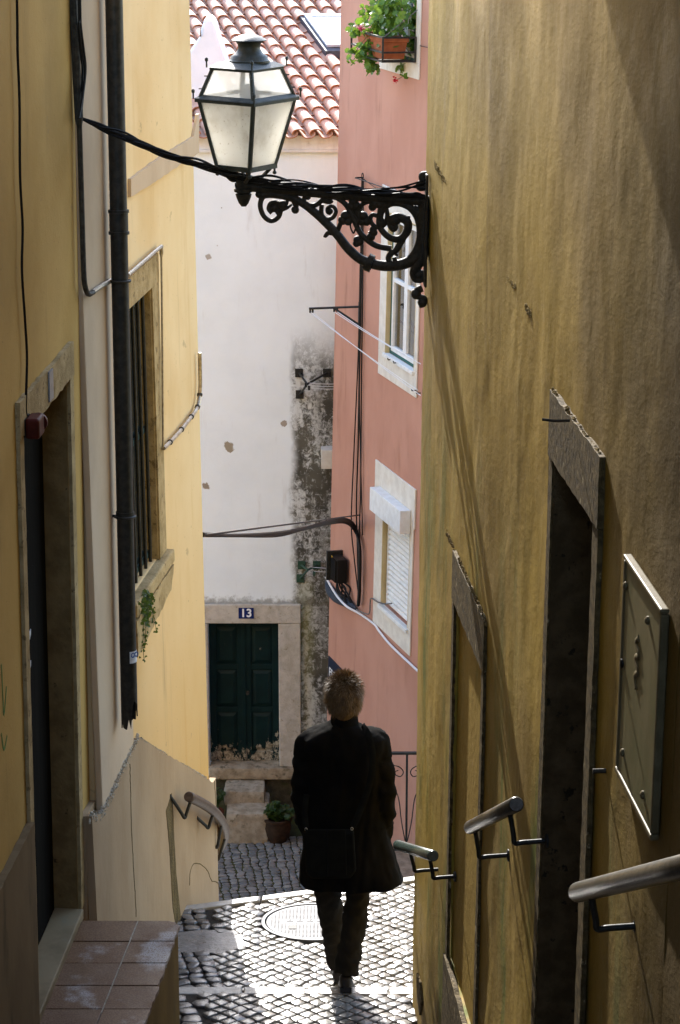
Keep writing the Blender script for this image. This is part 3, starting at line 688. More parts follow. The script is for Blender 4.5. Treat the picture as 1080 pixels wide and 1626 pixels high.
# wall brackets of clothes lines on the white house
def line_bracket(pts_plates, tip, pul, ends, name, label, mat):
    root = thing(name, WW.p(*pts_plates[0]), label, 'clothesline bracket')
    tipw = WW.p(*tip, .42)
    for q in pts_plates:
        p = WW.p(*q); m_ = MB(); m_.abox(p.x - .05, p.x + .05, p.y - .02, p.y - .001, p.z - .055, p.z + .055); bevel(m_.build('wall_plate', mat, root), .004, 2)
        m_ = MB(); m_.tube([p + V((0, -.015, 0)), tipw], .014, 8); m_.build('strut', mat, root, smooth=True)
    for q in pul:
        p = WW.p(*q, .40); m_ = MB(); m_.lathe(p, [(.012, -.018), (.034, -.014), (.028, 0), (.034, .014), (.012, .018)], 14, (0, 0, 1), (0, 1, 0), (1, 0, 0)); m_.build('pulley', mat, root, smooth=True)
    for a, b in ends:
        m_ = MB(); m_.tube(sag(WW.p(*a, .40), WW.p(*b, .44), .01, 6), .004, 5); m_.build('line', M['line_wire'], root, smooth=True)
    return root
line_bracket([(475, 592), (519, 592), (476, 626)], (488, 610), [(486, 611), (491, 616)], [((491, 608), (545, 609)), ((491, 612), (545, 613)), ((490, 616), (545, 617))], 'clothesline_bracket', 'three legged black clothesline bracket on the mouldy upper part of the white wall', M['black_metal'])
line_bracket([(479, 897), (503, 897), (477, 918)], (489, 905), [(499, 911)], [((492, 900), (540, 902)), ((499, 907), (540, 907))], 'clothesline_bracket', 'small green clothesline bracket low on the white wall above the door frame', pm('green_paint', (.03, .07, .045), (.05, .09, .06), 20, rough=.5))
# ================================================================== ochre house on the right
RB = RW.at(0, RW.tz(ZT), 0)
rhouse = thing('ochre_house', RB, 'streaky weathered ochre house on the right with a walled up doorway', 'house')
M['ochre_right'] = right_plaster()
N = None
t_lo, t_hi = RW.tz(ZT - 1.5), RW.tz(TOPR); t_hn = RW.tz(TOP)
n1 = [RW.st(713, 1100)[0], RW.st(777, 1100)[0], RW.st(712, 845)[1], RW.st(777, 990)[1]]      # far (s large) to near
n1o = (RW.st(768, 1150)[0], RW.st(722, 1150)[0], RW.st(705, 1488)[1], (RW.st(723, 945)[1] + RW.st(768, 1062)[1]) / 2)
n1t = (RW.st(712, 845)[1] + RW.st(776, 988)[1]) / 2
n2o = (RW.st(944, 1000)[0], RW.st(877, 1000)[0], t_lo, (RW.st(882, 715)[1] + RW.st(944, 828)[1]) / 2)
n2t = (RW.st(872, 602)[1] + RW.st(960, 722)[1]) / 2
S_NEAR = RW.st(1075, 700)[0] - 14
# front skin with real relief: a fine sheet, displaced by a vertically drawn-out noise
def relief(s, t):
    s2 = s + .05 * noise.noise(V((s * 1.5, t * 1.3, 5))); n_ = noise.fractal(V((s2 * 2.0, t * 1.5, 3)), 1.0, 2.0, 5) * .0055 + noise.noise(V((s * .8, t * .6, 9))) * .010 + noise.fractal(V((s2 * 7, t * 8, 7)), 1, 2, 4) * .0012
    return n_
def relief_front(mb, W, s0, s1, t0, t1, openings, depth, ds, dt, base):
    def axis(a, b, d, cuts):
        cs = sorted({a, b} | {c for c in cuts if a < c < b}); out = []
        for p, q in zip(cs, cs[1:]):
            k = max(1, int(math.ceil((q - p) / d))); out += [p + (q - p) * i / k for i in range(k)]
        return out + [b]
    ss = axis(s0, s1, ds, [x for o in openings for x in o[:2]]); tt = axis(t0, t1, dt, [x for o in openings for x in o[2:4]])
    def full(i, j):
        sm, tm = (ss[i] + ss[i + 1]) / 2, (tt[j] + tt[j + 1]) / 2
        return not any(o[0] < sm < o[1] and o[2] < tm < o[3] for o in openings)
    ix = {}; vs = []; fs = []
    def vid(i, j, k=0):
        if (i, j, k) not in ix:
            ix[(i, j, k)] = len(vs); s, t = ss[i], tt[j]
            vs.append(W.at(s, t, (relief(s, t) if not k else -depth)))
        return ix[(i, j, k)]
    I, Jn = len(ss) - 1, len(tt) - 1
    fl = [[full(i, j) for j in range(Jn)] for i in range(I)]
    for i in range(I):
        for j in range(Jn):
            if not fl[i][j]: continue
            fs.append([vid(i, j), vid(i + 1, j), vid(i + 1, j + 1), vid(i, j + 1)])
            for di, dj, a, b in ((-1, 0, (0, 0), (0, 1)), (1, 0, (1, 0), (1, 1)), (0, -1, (0, 0), (1, 0)), (0, 1, (0, 1), (1, 1))):
                if not (0 <= i + di < I and 0 <= j + dj < Jn and fl[i + di][j + dj]):
                    fs.append([vid(i + a[0], j + a[1]), vid(i + b[0], j + b[1]), vid(i + b[0], j + b[1], 1), vid(i + a[0], j + a[1], 1)])
    mb.add(vs, fs)
sv = RW.st(1090, 800)[0]
def s_at(Y): return (Y - RW.O.y) / RW.h.y
mb = MB()
relief_front(mb, RW, sv, 0, t_lo, t_hi, [n1o, n2o], .30, .022, .06, 0)
mb.wrect(RW, S_NEAR, sv, t_lo, t_hn, -.30, 0); mb.wrect(RW, sv + .001, s_at(8.6), t_hi + .002, t_hn, -.30, 0)
mb.wrect(RW, S_NEAR, 0, t_lo, t_hi, -4.5, -.301) if False else mb.wrect(RW, S_NEAR, -.002, t_lo, t_hi, -4.5, -.62)
mb.wrect(RW, -.25, -.003, t_lo, t_hi, -.619, -.30)
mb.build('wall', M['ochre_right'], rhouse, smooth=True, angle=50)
# unseen overhang added above the picture so its shadow falls slanting over the near end
mb = MB(); mb.wrect(RW, s_at(-3), s_at(8.9), RW.tz(H + .45), RW.tz(H + .62), .02, .50); mb.build('overhang_slab', M['old_stone'], rhouse)
# backing of the walled-up doorway and the dark doorway
mb = MB(); mb.wrect(RW, n1o[0] + .004, n1o[1] - .004, n1o[2] + .003, n1o[3] - .003, -.28, -.010); mb.build('infill', streak_wall('ochre_infill', (.42, .275, .05), (.35, .225, .04), (.22, .14, .03), .3, .5, green=(1.2, .2)), rhouse)
def wstrip(W, st, o0, o1, name, mat, parent, amp=.006, step=.035, seed=1):
    m_ = MB(); m_.wpoly(W, ragged(st, amp, step, seed), o0, o1); return m_.build(name, mat, parent)
fw = .10
# surrounds: each jamb butts under its lintel
a0, a1 = n1o[0] - .06, n1o[1] + .06
wstrip(RW, [(a0, n1o[3]), (a1, n1o[3]), (a1, n1t), (a0, n1t)], .001, .018, 'lintel', M['old_stone'], rhouse, .004, .04, 2)
wstrip(RW, [(a0, n1o[2] - 1.0), (n1o[0], n1o[2] - 1.0), (n1o[0], n1o[3] - .004), (a0, n1o[3] - .004)], .001, .015, 'door_jamb', M['old_stone'], rhouse, .006, .04, 3)
wstrip(RW, [(n1o[1], n1o[2]), (a1, n1o[2]), (a1, n1o[3] - .004), (n1o[1], n1o[3] - .004)], .001, .015, 'door_jamb', M['old_stone'], rhouse, .006, .04, 4)
sb = RW.st(705, 1488); sbn = RW.st(748, 1640)
wstrip(RW, [(n1o[0] + .004, n1o[2] - 1.0), (a1, n1o[2] - 1.0), (a1, n1o[2] - .004), (n1o[0] + .004, n1o[2] - .004)], .001, .024, 'threshold', M['old_stone'], rhouse, .008, .05, 5)
b0, b1 = n2o[0] - .085, n2o[1] + .07
wstrip(RW, [(b0, n2o[3]), (b1, n2o[3]), (b1, n2t), (b0, n2t)], .001, .022, 'lintel', M['old_stone'], rhouse, .005, .04, 6)
wstrip(RW, [(b0, n2o[2]), (n2o[0], n2o[2]), (n2o[0], n2o[3] - .004), (b0, n2o[3] - .004)], .001, .018, 'door_jamb', M['old_stone'], rhouse, .006, .04, 7)
wstrip(RW, [(n2o[1], n2o[2]), (b1, n2o[2]), (b1, n2o[3] - .004), (n2o[1], n2o[3] - .004)], .001, .018, 'door_jamb', M['old_stone'], rhouse, .006, .04, 8)
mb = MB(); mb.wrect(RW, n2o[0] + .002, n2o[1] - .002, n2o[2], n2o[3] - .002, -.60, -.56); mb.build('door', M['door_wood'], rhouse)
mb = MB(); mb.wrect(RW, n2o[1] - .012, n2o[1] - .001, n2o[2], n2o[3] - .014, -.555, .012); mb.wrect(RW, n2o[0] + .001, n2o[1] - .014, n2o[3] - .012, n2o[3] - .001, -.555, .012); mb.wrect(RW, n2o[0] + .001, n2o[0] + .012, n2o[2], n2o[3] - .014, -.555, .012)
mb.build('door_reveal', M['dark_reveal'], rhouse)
# pale mortar smeared on the ledges of the lintels and on a mended crack
def ridge(W, pts, w, name, mat, parent, seed, lift=.03, hh=.02):
    """crumbs of mortar clinging along a line"""
    r = random.Random(seed); P = smoothpts([V((*W.st(*p), 0)) for p in pts], 30); m_ = MB(); keep = 1
    for i, p in enumerate(P):
        if i % 9 == 0: keep = r.random() < .8
        if not keep: continue
        for _ in range(5):
            c = W.at(p.x + r.gauss(0, w * .9), p.y + r.gauss(0, w * .9), lift - .003); q = w * r.choice((.2, .3, .4, .55, .8)) * r.uniform(.7, 1.2); hgt = hh * r.uniform(.3, 1)
            a = r.random() * 3; u, v = W.h * math.cos(a) + W.w * math.sin(a), W.w * math.cos(a) - W.h * math.sin(a)
            m_.lathe(c, [(q, -.004), (q * .95, hgt * .3), (q * .55, hgt * .85), (q * .1, hgt)], 6, u * r.uniform(.7, 1.5), v * r.uniform(.7, 1.3), W.n)
    ob = m_.build(name, mat, parent, smooth=True, angle=45); ob['kind'] = 'stuff'; return ob
ridge(RW, [(713, 846), (735, 893), (755, 940), (776, 990)], .006, 'mortar_ridge', M['mastic_dim'], rhouse, 1, .014, .007)
ridge(RW, [(873, 603), (895, 634), (918, 668), (940, 700), (960, 724)], .007, 'mortar_ridge', M['mastic_dim'], rhouse, 2, .017, .008)
crk = pm('mortar_mend', (.44, .32, .13), (.30, .21, .08), 30, rough=.9, bump=1, bs=90, bd=.02)
ridge(RW, [(690, 262), (705, 285), (722, 300), (745, 330), (765, 372), (782, 408), (798, 432), (822, 465), (842, 500)], .008, 'mortar_mend', crk, rhouse, 3, .001, .004)
mb = MB(); q = RW.p(905, 668, .03); mb.tube([q, q + RW.n * .05, q + RW.n * .055 + V((-.03, .02, .0))], .005, 6); mb.build('hook', M['iron'], rhouse)
mb = MB(); q = RW.p(962, 1224, 0); mb.tube([q, q + RW.n * .04], .008, 6); mb.build('hook', M['iron'], rhouse)
# black scar low on the corner
wstrip(RW, wpx(RW, (666, 1545), (671, 1560), (674, 1590), (671, 1612), (667, 1590)), .004, .016, 'plaster_scar', M['crack'], rhouse, .006, .02, 9)

# metal cabinet
croot = thing('meter_cabinet', RW.p(1010, 1275, .03), 'dull greenish metal meter cabinet screwed to the right wall above the nearest handrail', 'meter cabinet')
c0 = [RW.st(1043, 1100, .024)[0], RW.st(986, 1100, .024)[0]]; ct = [(RW.st(980, 1222, .024)[1] + RW.st(1036, 1325, .024)[1]) / 2, (RW.st(986, 878, .024)[1] + RW.st(1047, 965, .024)[1]) / 2]
mb = MB(); mb.wrect(RW, c0[0], c0[1], ct[0], ct[1], .010, .024); bevel(mb.build('door', M['cabinet'], croot), .006, 2)
mb = MB(); 
e = .022
for a in ((c0[0] - e, c0[1] + e, ct[1] - .002, ct[1] + .012, .030), (c0[0] - e, c0[1] + e, ct[0] - .016, ct[0] + .002, .029), (c0[1] + .002, c0[1] + e, ct[0] + .004, ct[1] - .004, .028), (c0[0] - e, c0[0] - .002, ct[0] + .004, ct[1] - .004, .028)):
    mb.wrect(RW, a[0], a[1], a[2], a[3], .004, a[4])
bevel(mb.build('frame', M['cabinet_trim'], croot), .005, 2)
for p in ((995, 930), (1030, 985), (990, 1195), (1022, 1262)):
    q = RW.p(*p, .024); m_ = MB(); m_.lathe(q, [(.012, -.002), (.012, .005), (.008, .009), (.003, .010)], 10, RW.h, RW.w, RW.n); m_.build('bolt', M['cabinet_trim'], croot, smooth=True)
q = RW.p(989, 1053, .024); m_ = MB(); m_.lathe(q, [(.013, -.002), (.013, .006), (.009, .008)], 12, RW.h, RW.w, RW.n); m_.build('lock', M['wire'], croot, smooth=True)
m_ = MB(); q = RW.st(1012, 1052, .024); m_.tube(smoothpts([RW.at(q[0] + a, q[1] + b, .0245) for a, b in ((-.01, .075), (.022, .05), (-.022, .028), (.024, .004), (-.02, -.02), (.018, -.045), (-.004, -.075))], 6), .010, 8, True, flat=(RW.n, .45))
m_.build('emblem', M['cabinet_trim'], croot, smooth=True)

# handrails
def handrail(pts, rad, brs, W, label, mat, roff=.10, name='handrail', bt=.009):
    """pts: world points along the rail; brs: (point on rail, point on wall)"""
    root = thing(name, pts[0] - V((0, 0, .0)), label, 'handrail')
    m_ = MB(); P = [V(p) for p in pts]
    d0 = (P[1] - P[0]).normalized(); d1 = (P[-1] - P[-2]).normalized()
    ring = [P[0] - d0 * .000, P[0] + d0 * .006] + P[1:-1] + [P[-1] - d1 * .006, P[-1]]
    m_.tube(ring, [rad * .86, rad] + [rad] * (len(P) - 2) + [rad, rad * .86], 20); m_.build('rail', mat, root, smooth=True, angle=50)
    for a, b in brs:
        a, b = V(a), V(b); dz = V((0, 0, -1)); lo_ = V((a.x, a.y, min(a.z, b.z) - .035)) if True else a
        mid = V((a.x, a.y, a.z - rad * .9)); low = V((a.x * .85 + b.x * .15, a.y * .85 + b.y * .15, b.z - .004))
        path = smoothpts([mid, mid.lerp(low, .7), low, low.lerp(b, .3), b], 5)
        m_ = MB(); m_.tube(path, bt, 10); fn_ = (W.n); m_.lathe(b - fn_ * .004, [(.024, 0), (.024, .006), (.016, .010)], 12, W.h, W.w, fn_); m_.build('bracket', M['black_metal'], root, smooth=True)
    return root
def wallpt(W, p): q = (p - W.O); return W.at(q.dot(W.h), q.dot(W.w), 0)
# nearest, leaves the frame
A = RW.p(918, 1417, .13); B = RW.p(1160, 1358, .13)
d_ = (B - A)
handrail([A, A + d_ * .33, A + d_ * .66, B], .030, [(A + d_ * .12, wallpt(RW, A + d_ * .12) + V((0, 0, -.12))), (A + d_ * .8, wallpt(RW, A + d_ * .8) + V((0, 0, -.12)))], RW, 'thick wet steel handrail on the right wall, nearest the camera below the metal cabinet', M['rail'], bt=.010)
A = RW.p(747, 1314, .13); B = RW.p(820, 1277, .13); d_ = B - A
handrail([A, A.lerp(B, .4), B], .027, [(A.lerp(B, .12), wallpt(RW, A.lerp(B, .12)) + V((0, 0, -.13))), (A.lerp(B, .88), wallpt(RW, A.lerp(B, .88)) + V((0, 0, -.13)))], RW, 'short wet steel handrail beside the walled up doorway, its cut end facing the viewer', M['rail'])
B = RW.p(688, 1359, .11); A = at(632, 1342, B.y + 1.05)
handrail([A, A.lerp(B, .5), B], .026, [(A.lerp(B, .92), wallpt(RW, A.lerp(B, .92)) + V((0, 0, -.11))), (A.lerp(B, .38), wallpt(RW, A.lerp(B, .38)) + V((0.02, 0, -.11)))], RW, 'short dark green handrail at the right wall corner beside the man', pm('rail_green', (.02, .035, .03), (.04, .06, .05), 40, rough=.25, bump=.2, bs=120, bd=.002, spec=.6))

# ================================================================== ochre house on the left (far part with barred window)
Z0L = zl(13.3)
LB = L2.at(0, L2.tz(Z0L), 0)
lfar = thing('ochre_house', LB, 'pale ochre house on the left with barred window behind the drainpipe', 'house')
sJ = L2.st(131, 700)[0]; sC = (L2.st(308, 250)[0] + L2.st(335, 1330)[0]) / 2
t0, t1 = L2.tz(1.0), L2.tz(TOP2)
wo = (L2.st(198, 700)[0], L2.st(246, 700)[0], L2.st(240, 905)[1], L2.st(243, 452)[1])
mb = MB(); front(mb, L2, sJ, sC, t0, t1, [wo], .22); mb.wrect(L2, sJ, sC, t0, t1, -5, -.30); mb.wrect(L2, sJ + .001, wo[0] - .1, t0, t1, -.30, -.22); mb.wrect(L2, wo[1] + .1, sC - .001, t0, t1, -.30, -.22)
# beyond the bend the wall follows the descending stairs
C0 = L2.at(sC, L2.tz(1.0)); Cz = [L2.at(sC, L2.tz(z), 0) for z in (0.0, TOP2)]
CB = L2.at(sC, L2.tz(H - 6.3)); CB.z = 0; hd = V((-.105, 1, 0)).normalized(); hn = V((hd.y, -hd.x, 0)); hr_ = V((-.5, 1, 0)).normalized()
mb.prism([Cz[0], Cz[0] + hr_ * 10, Cz[0] + hr_ * 10 - hn * 4, Cz[0] - hn * .9], Cz[1] - Cz[0])
mb.prism([CB + hd * .01 - hn * .03, CB + hd * 9 - hn * .03, CB + hd * 9 - hn * .3, CB - hn * .3 + hd * .01], V((0, 0, H - 5.6)))
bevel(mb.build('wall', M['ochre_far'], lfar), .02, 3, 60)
# pilaster strip
sP0, sP1 = L2.st(131, 700)[0], L2.st(186, 700)[0]
mb = MB(); mb.wrect(L2, sP0 - .02, sP1, L2.tz(Z0L) + .2, t1, .001, .035); bevel(mb.build('pilaster', M['plaster_trim'], lfar), .006, 2)
# slanting band
wstrip(L2, wpx(L2, (203, 284), (250, 250), (303, 217), (309.5, 182), (312, 180), (311.5, 243), (203, 313)), .001, .018, 'string_course', M['plaster_trim'], lfar, .003, .06, 4)
# window: surround, bars, sill
so0, so1 = wo[0] - .05, L2.st(256.5, 700)[0]; tl = (L2.st(256, 394)[1] + L2.st(212, 432)[1]) / 2
win = lfar
mb = MB(); mb.wrect(L2, so0, so1, wo[3], tl, .001, .014); mb.wrect(L2, wo[1], so1, wo[2], wo[3] - .003, .001, .012); mb.build('window_surround', M['warm_stone'], lfar)
mb = MB(); mb.wrect(L2, wo[1] - .010, wo[1] - .0005, wo[2] + .002, wo[3] - .012, -.21, .0005); mb.wrect(L2, wo[0] + .001, wo[1] - .0005, wo[3] - .011, wo[3] - .0005, -.21, .0005); mb.build('window_reveal', M['warm_stone'], lfar)
ts = wo[2]
sill = MB(); sill.wrect(L2, so0, so1 + .04, ts - .08, ts - .003, -.215, .05); sl_ob = sill.build('window_sill', M['warm_stone'], lfar); bevel(sl_ob, .01, 2)
wstrip(L2, [(so0, ts - .30), (so1 - .06, ts - .22), (so1 + .035, ts - .095), (so0, ts - .095)], .001, .045, 'sill_corbel', M['warm_stone'], lfar, .008, .05, 3)
mb = MB(); mb.wrect(L2, wo[0] + .01, wo[1] - .014, wo[2], wo[3] - .014, -.085, -.066); gp = mb.build('window_pane', pm('dark_pane', (.008, .016, .018), rough=.15, spec=.5), lfar)
for k in range(6):
    s_ = wo[0] + .05 + (wo[1] - wo[0] - .10) * k / 5; m_ = MB(); m_.tube([L2.at(s_, wo[2] - .003, -.035), L2.at(s_, wo[3] - .012, -.035)], .010, 8); m_.build('window_bar', M['black_metal'], lfar, smooth=True)
for tt_ in (wo[2] + .04, wo[2] + (wo[3] - wo[2]) * .49, wo[3] - .05):
    m_ = MB(); m_.wrect(L2, wo[0] + .004, wo[1] - .012, tt_ - .016, tt_ + .016, -.056, -.0455); m_.build('window_bar', pm('bar_green', (.03, .06, .06), rough=.4), lfar)
# dado with its ragged top edge, following the stairs
dd = [L2.st(*p) for p in ((133, 1296), (150, 1291), (168, 1256), (186, 1216), (208, 1172), (214, 1172))]
tcorner = L2.st(332, 1243)
d2 = [L2.st(*p) for p in ((233, 1185), (262, 1202), (300, 1224), (328, 1242))]
poly = dd + d2 + [(sC, d2[-1][1] - .01), (sC, L2.tz(1.2)), (sJ - .01, L2.tz(1.2))]
wstrip(L2, poly, .001, .042, 'dado', M['dado'], lfar, .006, .05, 6) if False else None
m_ = MB(); rag = ragged(dd + d2, .006, .05, 6, closed=False) + [d2[-1], (sC + .0, d2[-1][1] - .01), (sC, L2.tz(1.2)), (sJ + .003, L2.tz(1.2))]
m_.wpoly(L2, rag, .001, .042); 
m_.build('dado', M['dado'], lfar)
ridge(L2, [(134, 1296), (150, 1291), (168, 1256), (186, 1216), (209, 1171)], .013, 'mortar_ridge', M['mastic'], lfar, 6, .036, .014)
ridge(L2, [(212, 1172), (233, 1186), (262, 1203), (300, 1225), (318, 1236)], .005, 'mortar_ridge', M['mastic'], lfar, 7, .042, .006)
# broken slot down the dado
wstrip(L2, wpx(L2, (252, 1287), (259, 1265), (261, 1259), (263, 1275), (265, 1325), (268, 1380), (273, 1430), (277, 1470), (268, 1470), (263, 1440), (260, 1390), (257, 1340)), .0425, .0445, 'plaster_gap', M['crack'], lfar, .003, .03, 12)
for pth in ([(290, 1405), (291, 1385), (297, 1371), (308, 1372), (318, 1381), (325, 1397), (328, 1399), (336, 1402), (340, 1420)], [(194, 1212), (195, 1260), (197, 1330), (201, 1400), (204, 1455)], [(330, 1240), (334, 1300), (337, 1350)]):
    P = smoothpts([V((*L2.st(*p), 0)) for p in pth], 8); m_ = MB(); r = random.Random(len(pth)); m_.tube([L2.at(p.x + r.gauss(0, .003), p.y, .0425) for p in P], .0028, 5); m_.build('crack', M['crack'], lfar)

# ================================================================== ochre house on the left (near part with doorway)
NB = L1.at(0, L1.tz(Z0L + .7), 0)
lnear = thing('ochre_house', NB, 'darker ochre house nearest on the left with stone framed doorway', 'house')
do = (L1.st(40, 1000)[0], L1.st(110, 800)[0], L1.st(112, 1474)[1], (L1.st(107, 602)[1] + L1.st(62, 652)[1]) / 2)
SN = -16
tn0, tn1 = L1.tz(2.0), L1.tz(TOP)
REC = .09
mb = MB(); front(mb, L1, SN, -.001, tn0, tn1, [do], .30)
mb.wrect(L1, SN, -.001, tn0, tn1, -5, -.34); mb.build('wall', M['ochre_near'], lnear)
mb = MB(); mb.wrect(L1, do[0] + .002, do[1] - .002, do[2], do[3] - .002, -.338, -REC - .03)
for k in range(3):
    for j in range(2): pass
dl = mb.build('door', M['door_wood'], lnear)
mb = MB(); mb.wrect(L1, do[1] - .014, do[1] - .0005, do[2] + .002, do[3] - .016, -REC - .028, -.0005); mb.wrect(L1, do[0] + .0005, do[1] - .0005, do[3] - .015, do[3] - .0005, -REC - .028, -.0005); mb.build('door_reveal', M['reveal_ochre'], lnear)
lt = (L1.st(115, 532)[1] + L1.st(34, 632)[1]) / 2
ls0, ls1 = do[0] - .08, do[1] + .085
wstrip(L1, [(ls0, do[3]), (ls1, do[3]), (ls1, lt), (ls0, lt)], .001, .022, 'lintel', M['warm_stone'], lnear, .005, .05, 2)
wstrip(L1, [(do[1], do[2] + .0), (ls1, do[2] + .0), (ls1, do[3] - .003), (do[1], do[3] - .003)], .001, .018, 'door_jamb', M['warm_stone'], lnear, .004, .05, 3)
wstrip(L1, [(ls0, do[2] - .3), (do[0], do[2] - .3), (do[0], do[3] - .003), (ls0, do[3] - .003)], .001, .018, 'door_jamb', M['warm_stone'], lnear, .004, .05, 4)
tp = L1.st(38, 1313)[1]
m_ = MB(); m_.wpoly(L1, ragged([(ls0 - .003, tp), (SN, tp)], .004, .06, 3, False) + [(SN, tp), (SN, tn0), (ls0 - .003, tn0)], .001, .035); m_.build('dado', M['dado_shaded'], lnear)
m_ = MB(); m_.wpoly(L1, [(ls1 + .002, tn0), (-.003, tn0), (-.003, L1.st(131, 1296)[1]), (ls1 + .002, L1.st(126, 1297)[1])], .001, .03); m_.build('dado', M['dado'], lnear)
m_ = MB(); p = L1.st(72, 608); m_.wrect(L1, p[0] - .05, p[0] + .035, p[1] - .075, p[1] + .06, .023, .030); m_.build('door_plate', pm('zinc_plate', (.30, .31, .32), (.22, .22, .22), 20, rough=.4, metal=.3), lnear)
# marble threshold
ty = L1.at(do[0], do[2]).z
m_ = MB(); m_.wrect(L1, do[0] - .5, do[1] - .016, do[2] - .04, do[2] + .015, -REC - .026, .03); bevel(m_.build('threshold', M['marble'], lnear), .006, 2)
# green scrawl
for pth in ([(2, 1055), (4, 1100), (6, 1135), (10, 1090)], [(2, 1165), (6, 1190), (11, 1168)]):
    P = smoothpts([V((*L1.st(*p), 0)) for p in pth], 6); m_ = MB(); m_.tube([L1.at(p.x, p.y, .0015) for p in P], .008, 6, True, flat=(L1.n, .12)); m_.build('painted_scrawl', pm('spray_green', (.10, .20, .05), rough=.7), lnear)
# torn paper scraps on the door
for px_, py_ in ((47, 1012), (47, 1062)):
    p = L1.st(px_, py_, -REC - .03); m_ = MB(); m_.wpoly(L1, [(p[0] - .04, p[1] - .02), (p[0] + .015, p[1] + .01), (p[0] + .02, p[1] + .035), (p[0] - .03, p[1] + .03)], -REC - .029, -REC - .026); m_.build('paper_scrap', M['label_white'], lnear)

# tiled ledge
bz = atz(205, 1462, H - 5.26).z
back_y = atz(205, 1462, bz).y
bR = [atz(283, 1478, bz), atz(230, 1626, bz)]; bL = [atz(128, 1461, bz), atz(70, 1626, bz)]
bench = thing('tiled_ledge', ((bL[0].x + bR[0].x) / 2, back_y - .6, bz - .75), 'low plastered ledge topped with wet speckled brown tiles beside the left doorway', 'ledge')
dR = (bR[1] - bR[0]); dR = V((dR.x / dR.y, 1, 0)); 
def bx(side, y):   # edge x at y
    p = bR[0] if side else bL[0]; return p.x + dR.x * (y - p.y)
mb = MB(); yb = back_y; yn = back_y - 2.4
mb.prism([(bx(0, yb) - .25, yb, bz - 1), (bx(1, yb) - .02, yb - .004, bz - 1), (bx(1, yn) - .02, yn, bz - 1), (bx(0, yn) - .25, yn, bz - 1)], (0, 0, 1 - .03)); mb.build('base', M['bench_side'], bench)
tiles = MB(); r = random.Random(6); row = .228
for k in range(10):
    y1 = yb - row * k; y0 = y1 - row + .006
    for a, b in ((0.02, .565), (.572, 1.0)):
        f = lambda q, y: bx(0, y) + (bx(1, y) - bx(0, y)) * q
        dz = r.uniform(-.002, .002); e = r.uniform(-.004, .004) if b == 1 else 0
        P = [(f(a, y0), y0), (f(b, y0) + e, y0), (f(b, y1) + e, y1), (f(a, y1), y1)]
        if b == 1:   # chipped outer edge
            m0, m1 = P[1], P[2]
            mid = [(m0[0] + (m1[0] - m0[0]) * u + r.uniform(-.007, .003), m0[1] + (m1[1] - m0[1]) * u) for u in (.08, .25, .4, .6, .75, .92)]
            if k == 0: mid[-1] = (mid[-1][0] - .03, mid[-1][1]); P[2] = (P[2][0] - .07, P[2][1])
            P = [P[0], (m0[0] + r.uniform(-.01, 0), m0[1])] + mid + [P[2], P[3]]
        tiles.prism([(x, y, bz - .022 + dz) for x, y in P], (0, 0, .022))
bevel(tiles.build('tile_top', M['bench_tile'], bench), .003, 2)
mb = MB(); mb.prism([(bx(0, yb) - .2, yb - .002, bz - .029), (bx(1, yb) - .03, yb - .006, bz - .029), (bx(1, yn) - .03, yn, bz - .029), (bx(0, yn) - .2, yn, bz - .029)], (0, 0, .024)); mb.build('grout', M['grout'], bench)
mb = MB(); f = lambda q, y: bx(0, y) + (bx(1, y) - bx(0, y)) * q
mb.prism([(f(.564, yb), yb - .01, bz - .01), (f(.574, yb), yb - .01, bz - .01), (f(.574, yb - .95), yb - .95, bz - .01), (f(.564, yb - .95), yb - .95, bz - .01)], (0, 0, .0135)); mb.build('mortar_line', M['mastic'], bench)
# ================================================================== pink house
PB = PW.at(0, PW.tz(0), 0)
pink = thing('pink_house', PB, 'pink house with pale framed windows between the white house and right wall', 'house')
def ps(px, py=600): return PW.st(px, py)[0]
pt0, pt1 = PW.tz(-.04), PW.tz(H + 1.0)
sc = 0.0
sc = (PW.st(541, 0)[0] + PW.st(519, 1130)[0]) / 2
# windows: (left opening px, right opening px, bottom, top) measured at their own corners
def wrect_px(l, r_, b, t): # each (px,py)
    return (PW.st(*r_)[0], PW.st(*l)[0], PW.st(*b)[1], PW.st(*t)[1])
wA = wrect_px((615, 500), (662, 500), (613, 560), (618, 336))
wB = wrect_px((608, 900), (652, 900), (606, 958), (609, 800))
wC = wrect_px((617, 30), (664, 30), (616, 88), (620, -120))
mb = MB(); front(mb, PW, -7, sc, pt0, pt1, [wA, wB, wC], .35); mb.wrect(PW, -7, sc, pt0, pt1, -3.5, -.42); mb.wrect(PW, sc - .2, sc - .001, pt0, pt1, -.42, -.35)
bevel(mb.build('wall', M['pink'], pink), .015, 2, 60)
def surround(o, l, r_, b, t, name, ears=0):
    s0, s1 = o[0] - r_, o[1] + l
    m_ = MB(); m_.wrect(PW, s0 - ears, s1 + ears, o[3], o[3] + t, .001, .022); m_.wrect(PW, o[1], s1, o[2] + .001, o[3] - .001, .001, .019); m_.wrect(PW, s0, o[0], o[2] + .001, o[3] - .001, .001, .019); m_.wrect(PW, s0, s1, o[2] - b, o[2], .001, .019)
    return bevel(m_.build('window_surround', M['surround'], pink), .006, 2)
lA = ps(602, 580) - wA[1]
surround(wA, PW.st(603, 560)[0] - wA[1], .10, wA[2] - PW.st(602, 592)[1], .28, 'a')
surround(wB, PW.st(596, 900)[0] - wB[1], .10, wB[2] - PW.st(596, 988)[1], PW.st(596, 727)[1] - wB[3], 'b', .035)
surround(wC, PW.st(606, 40)[0] - wC[1], .12, wC[2] - PW.st(607, 109)[1], .25, 'c')
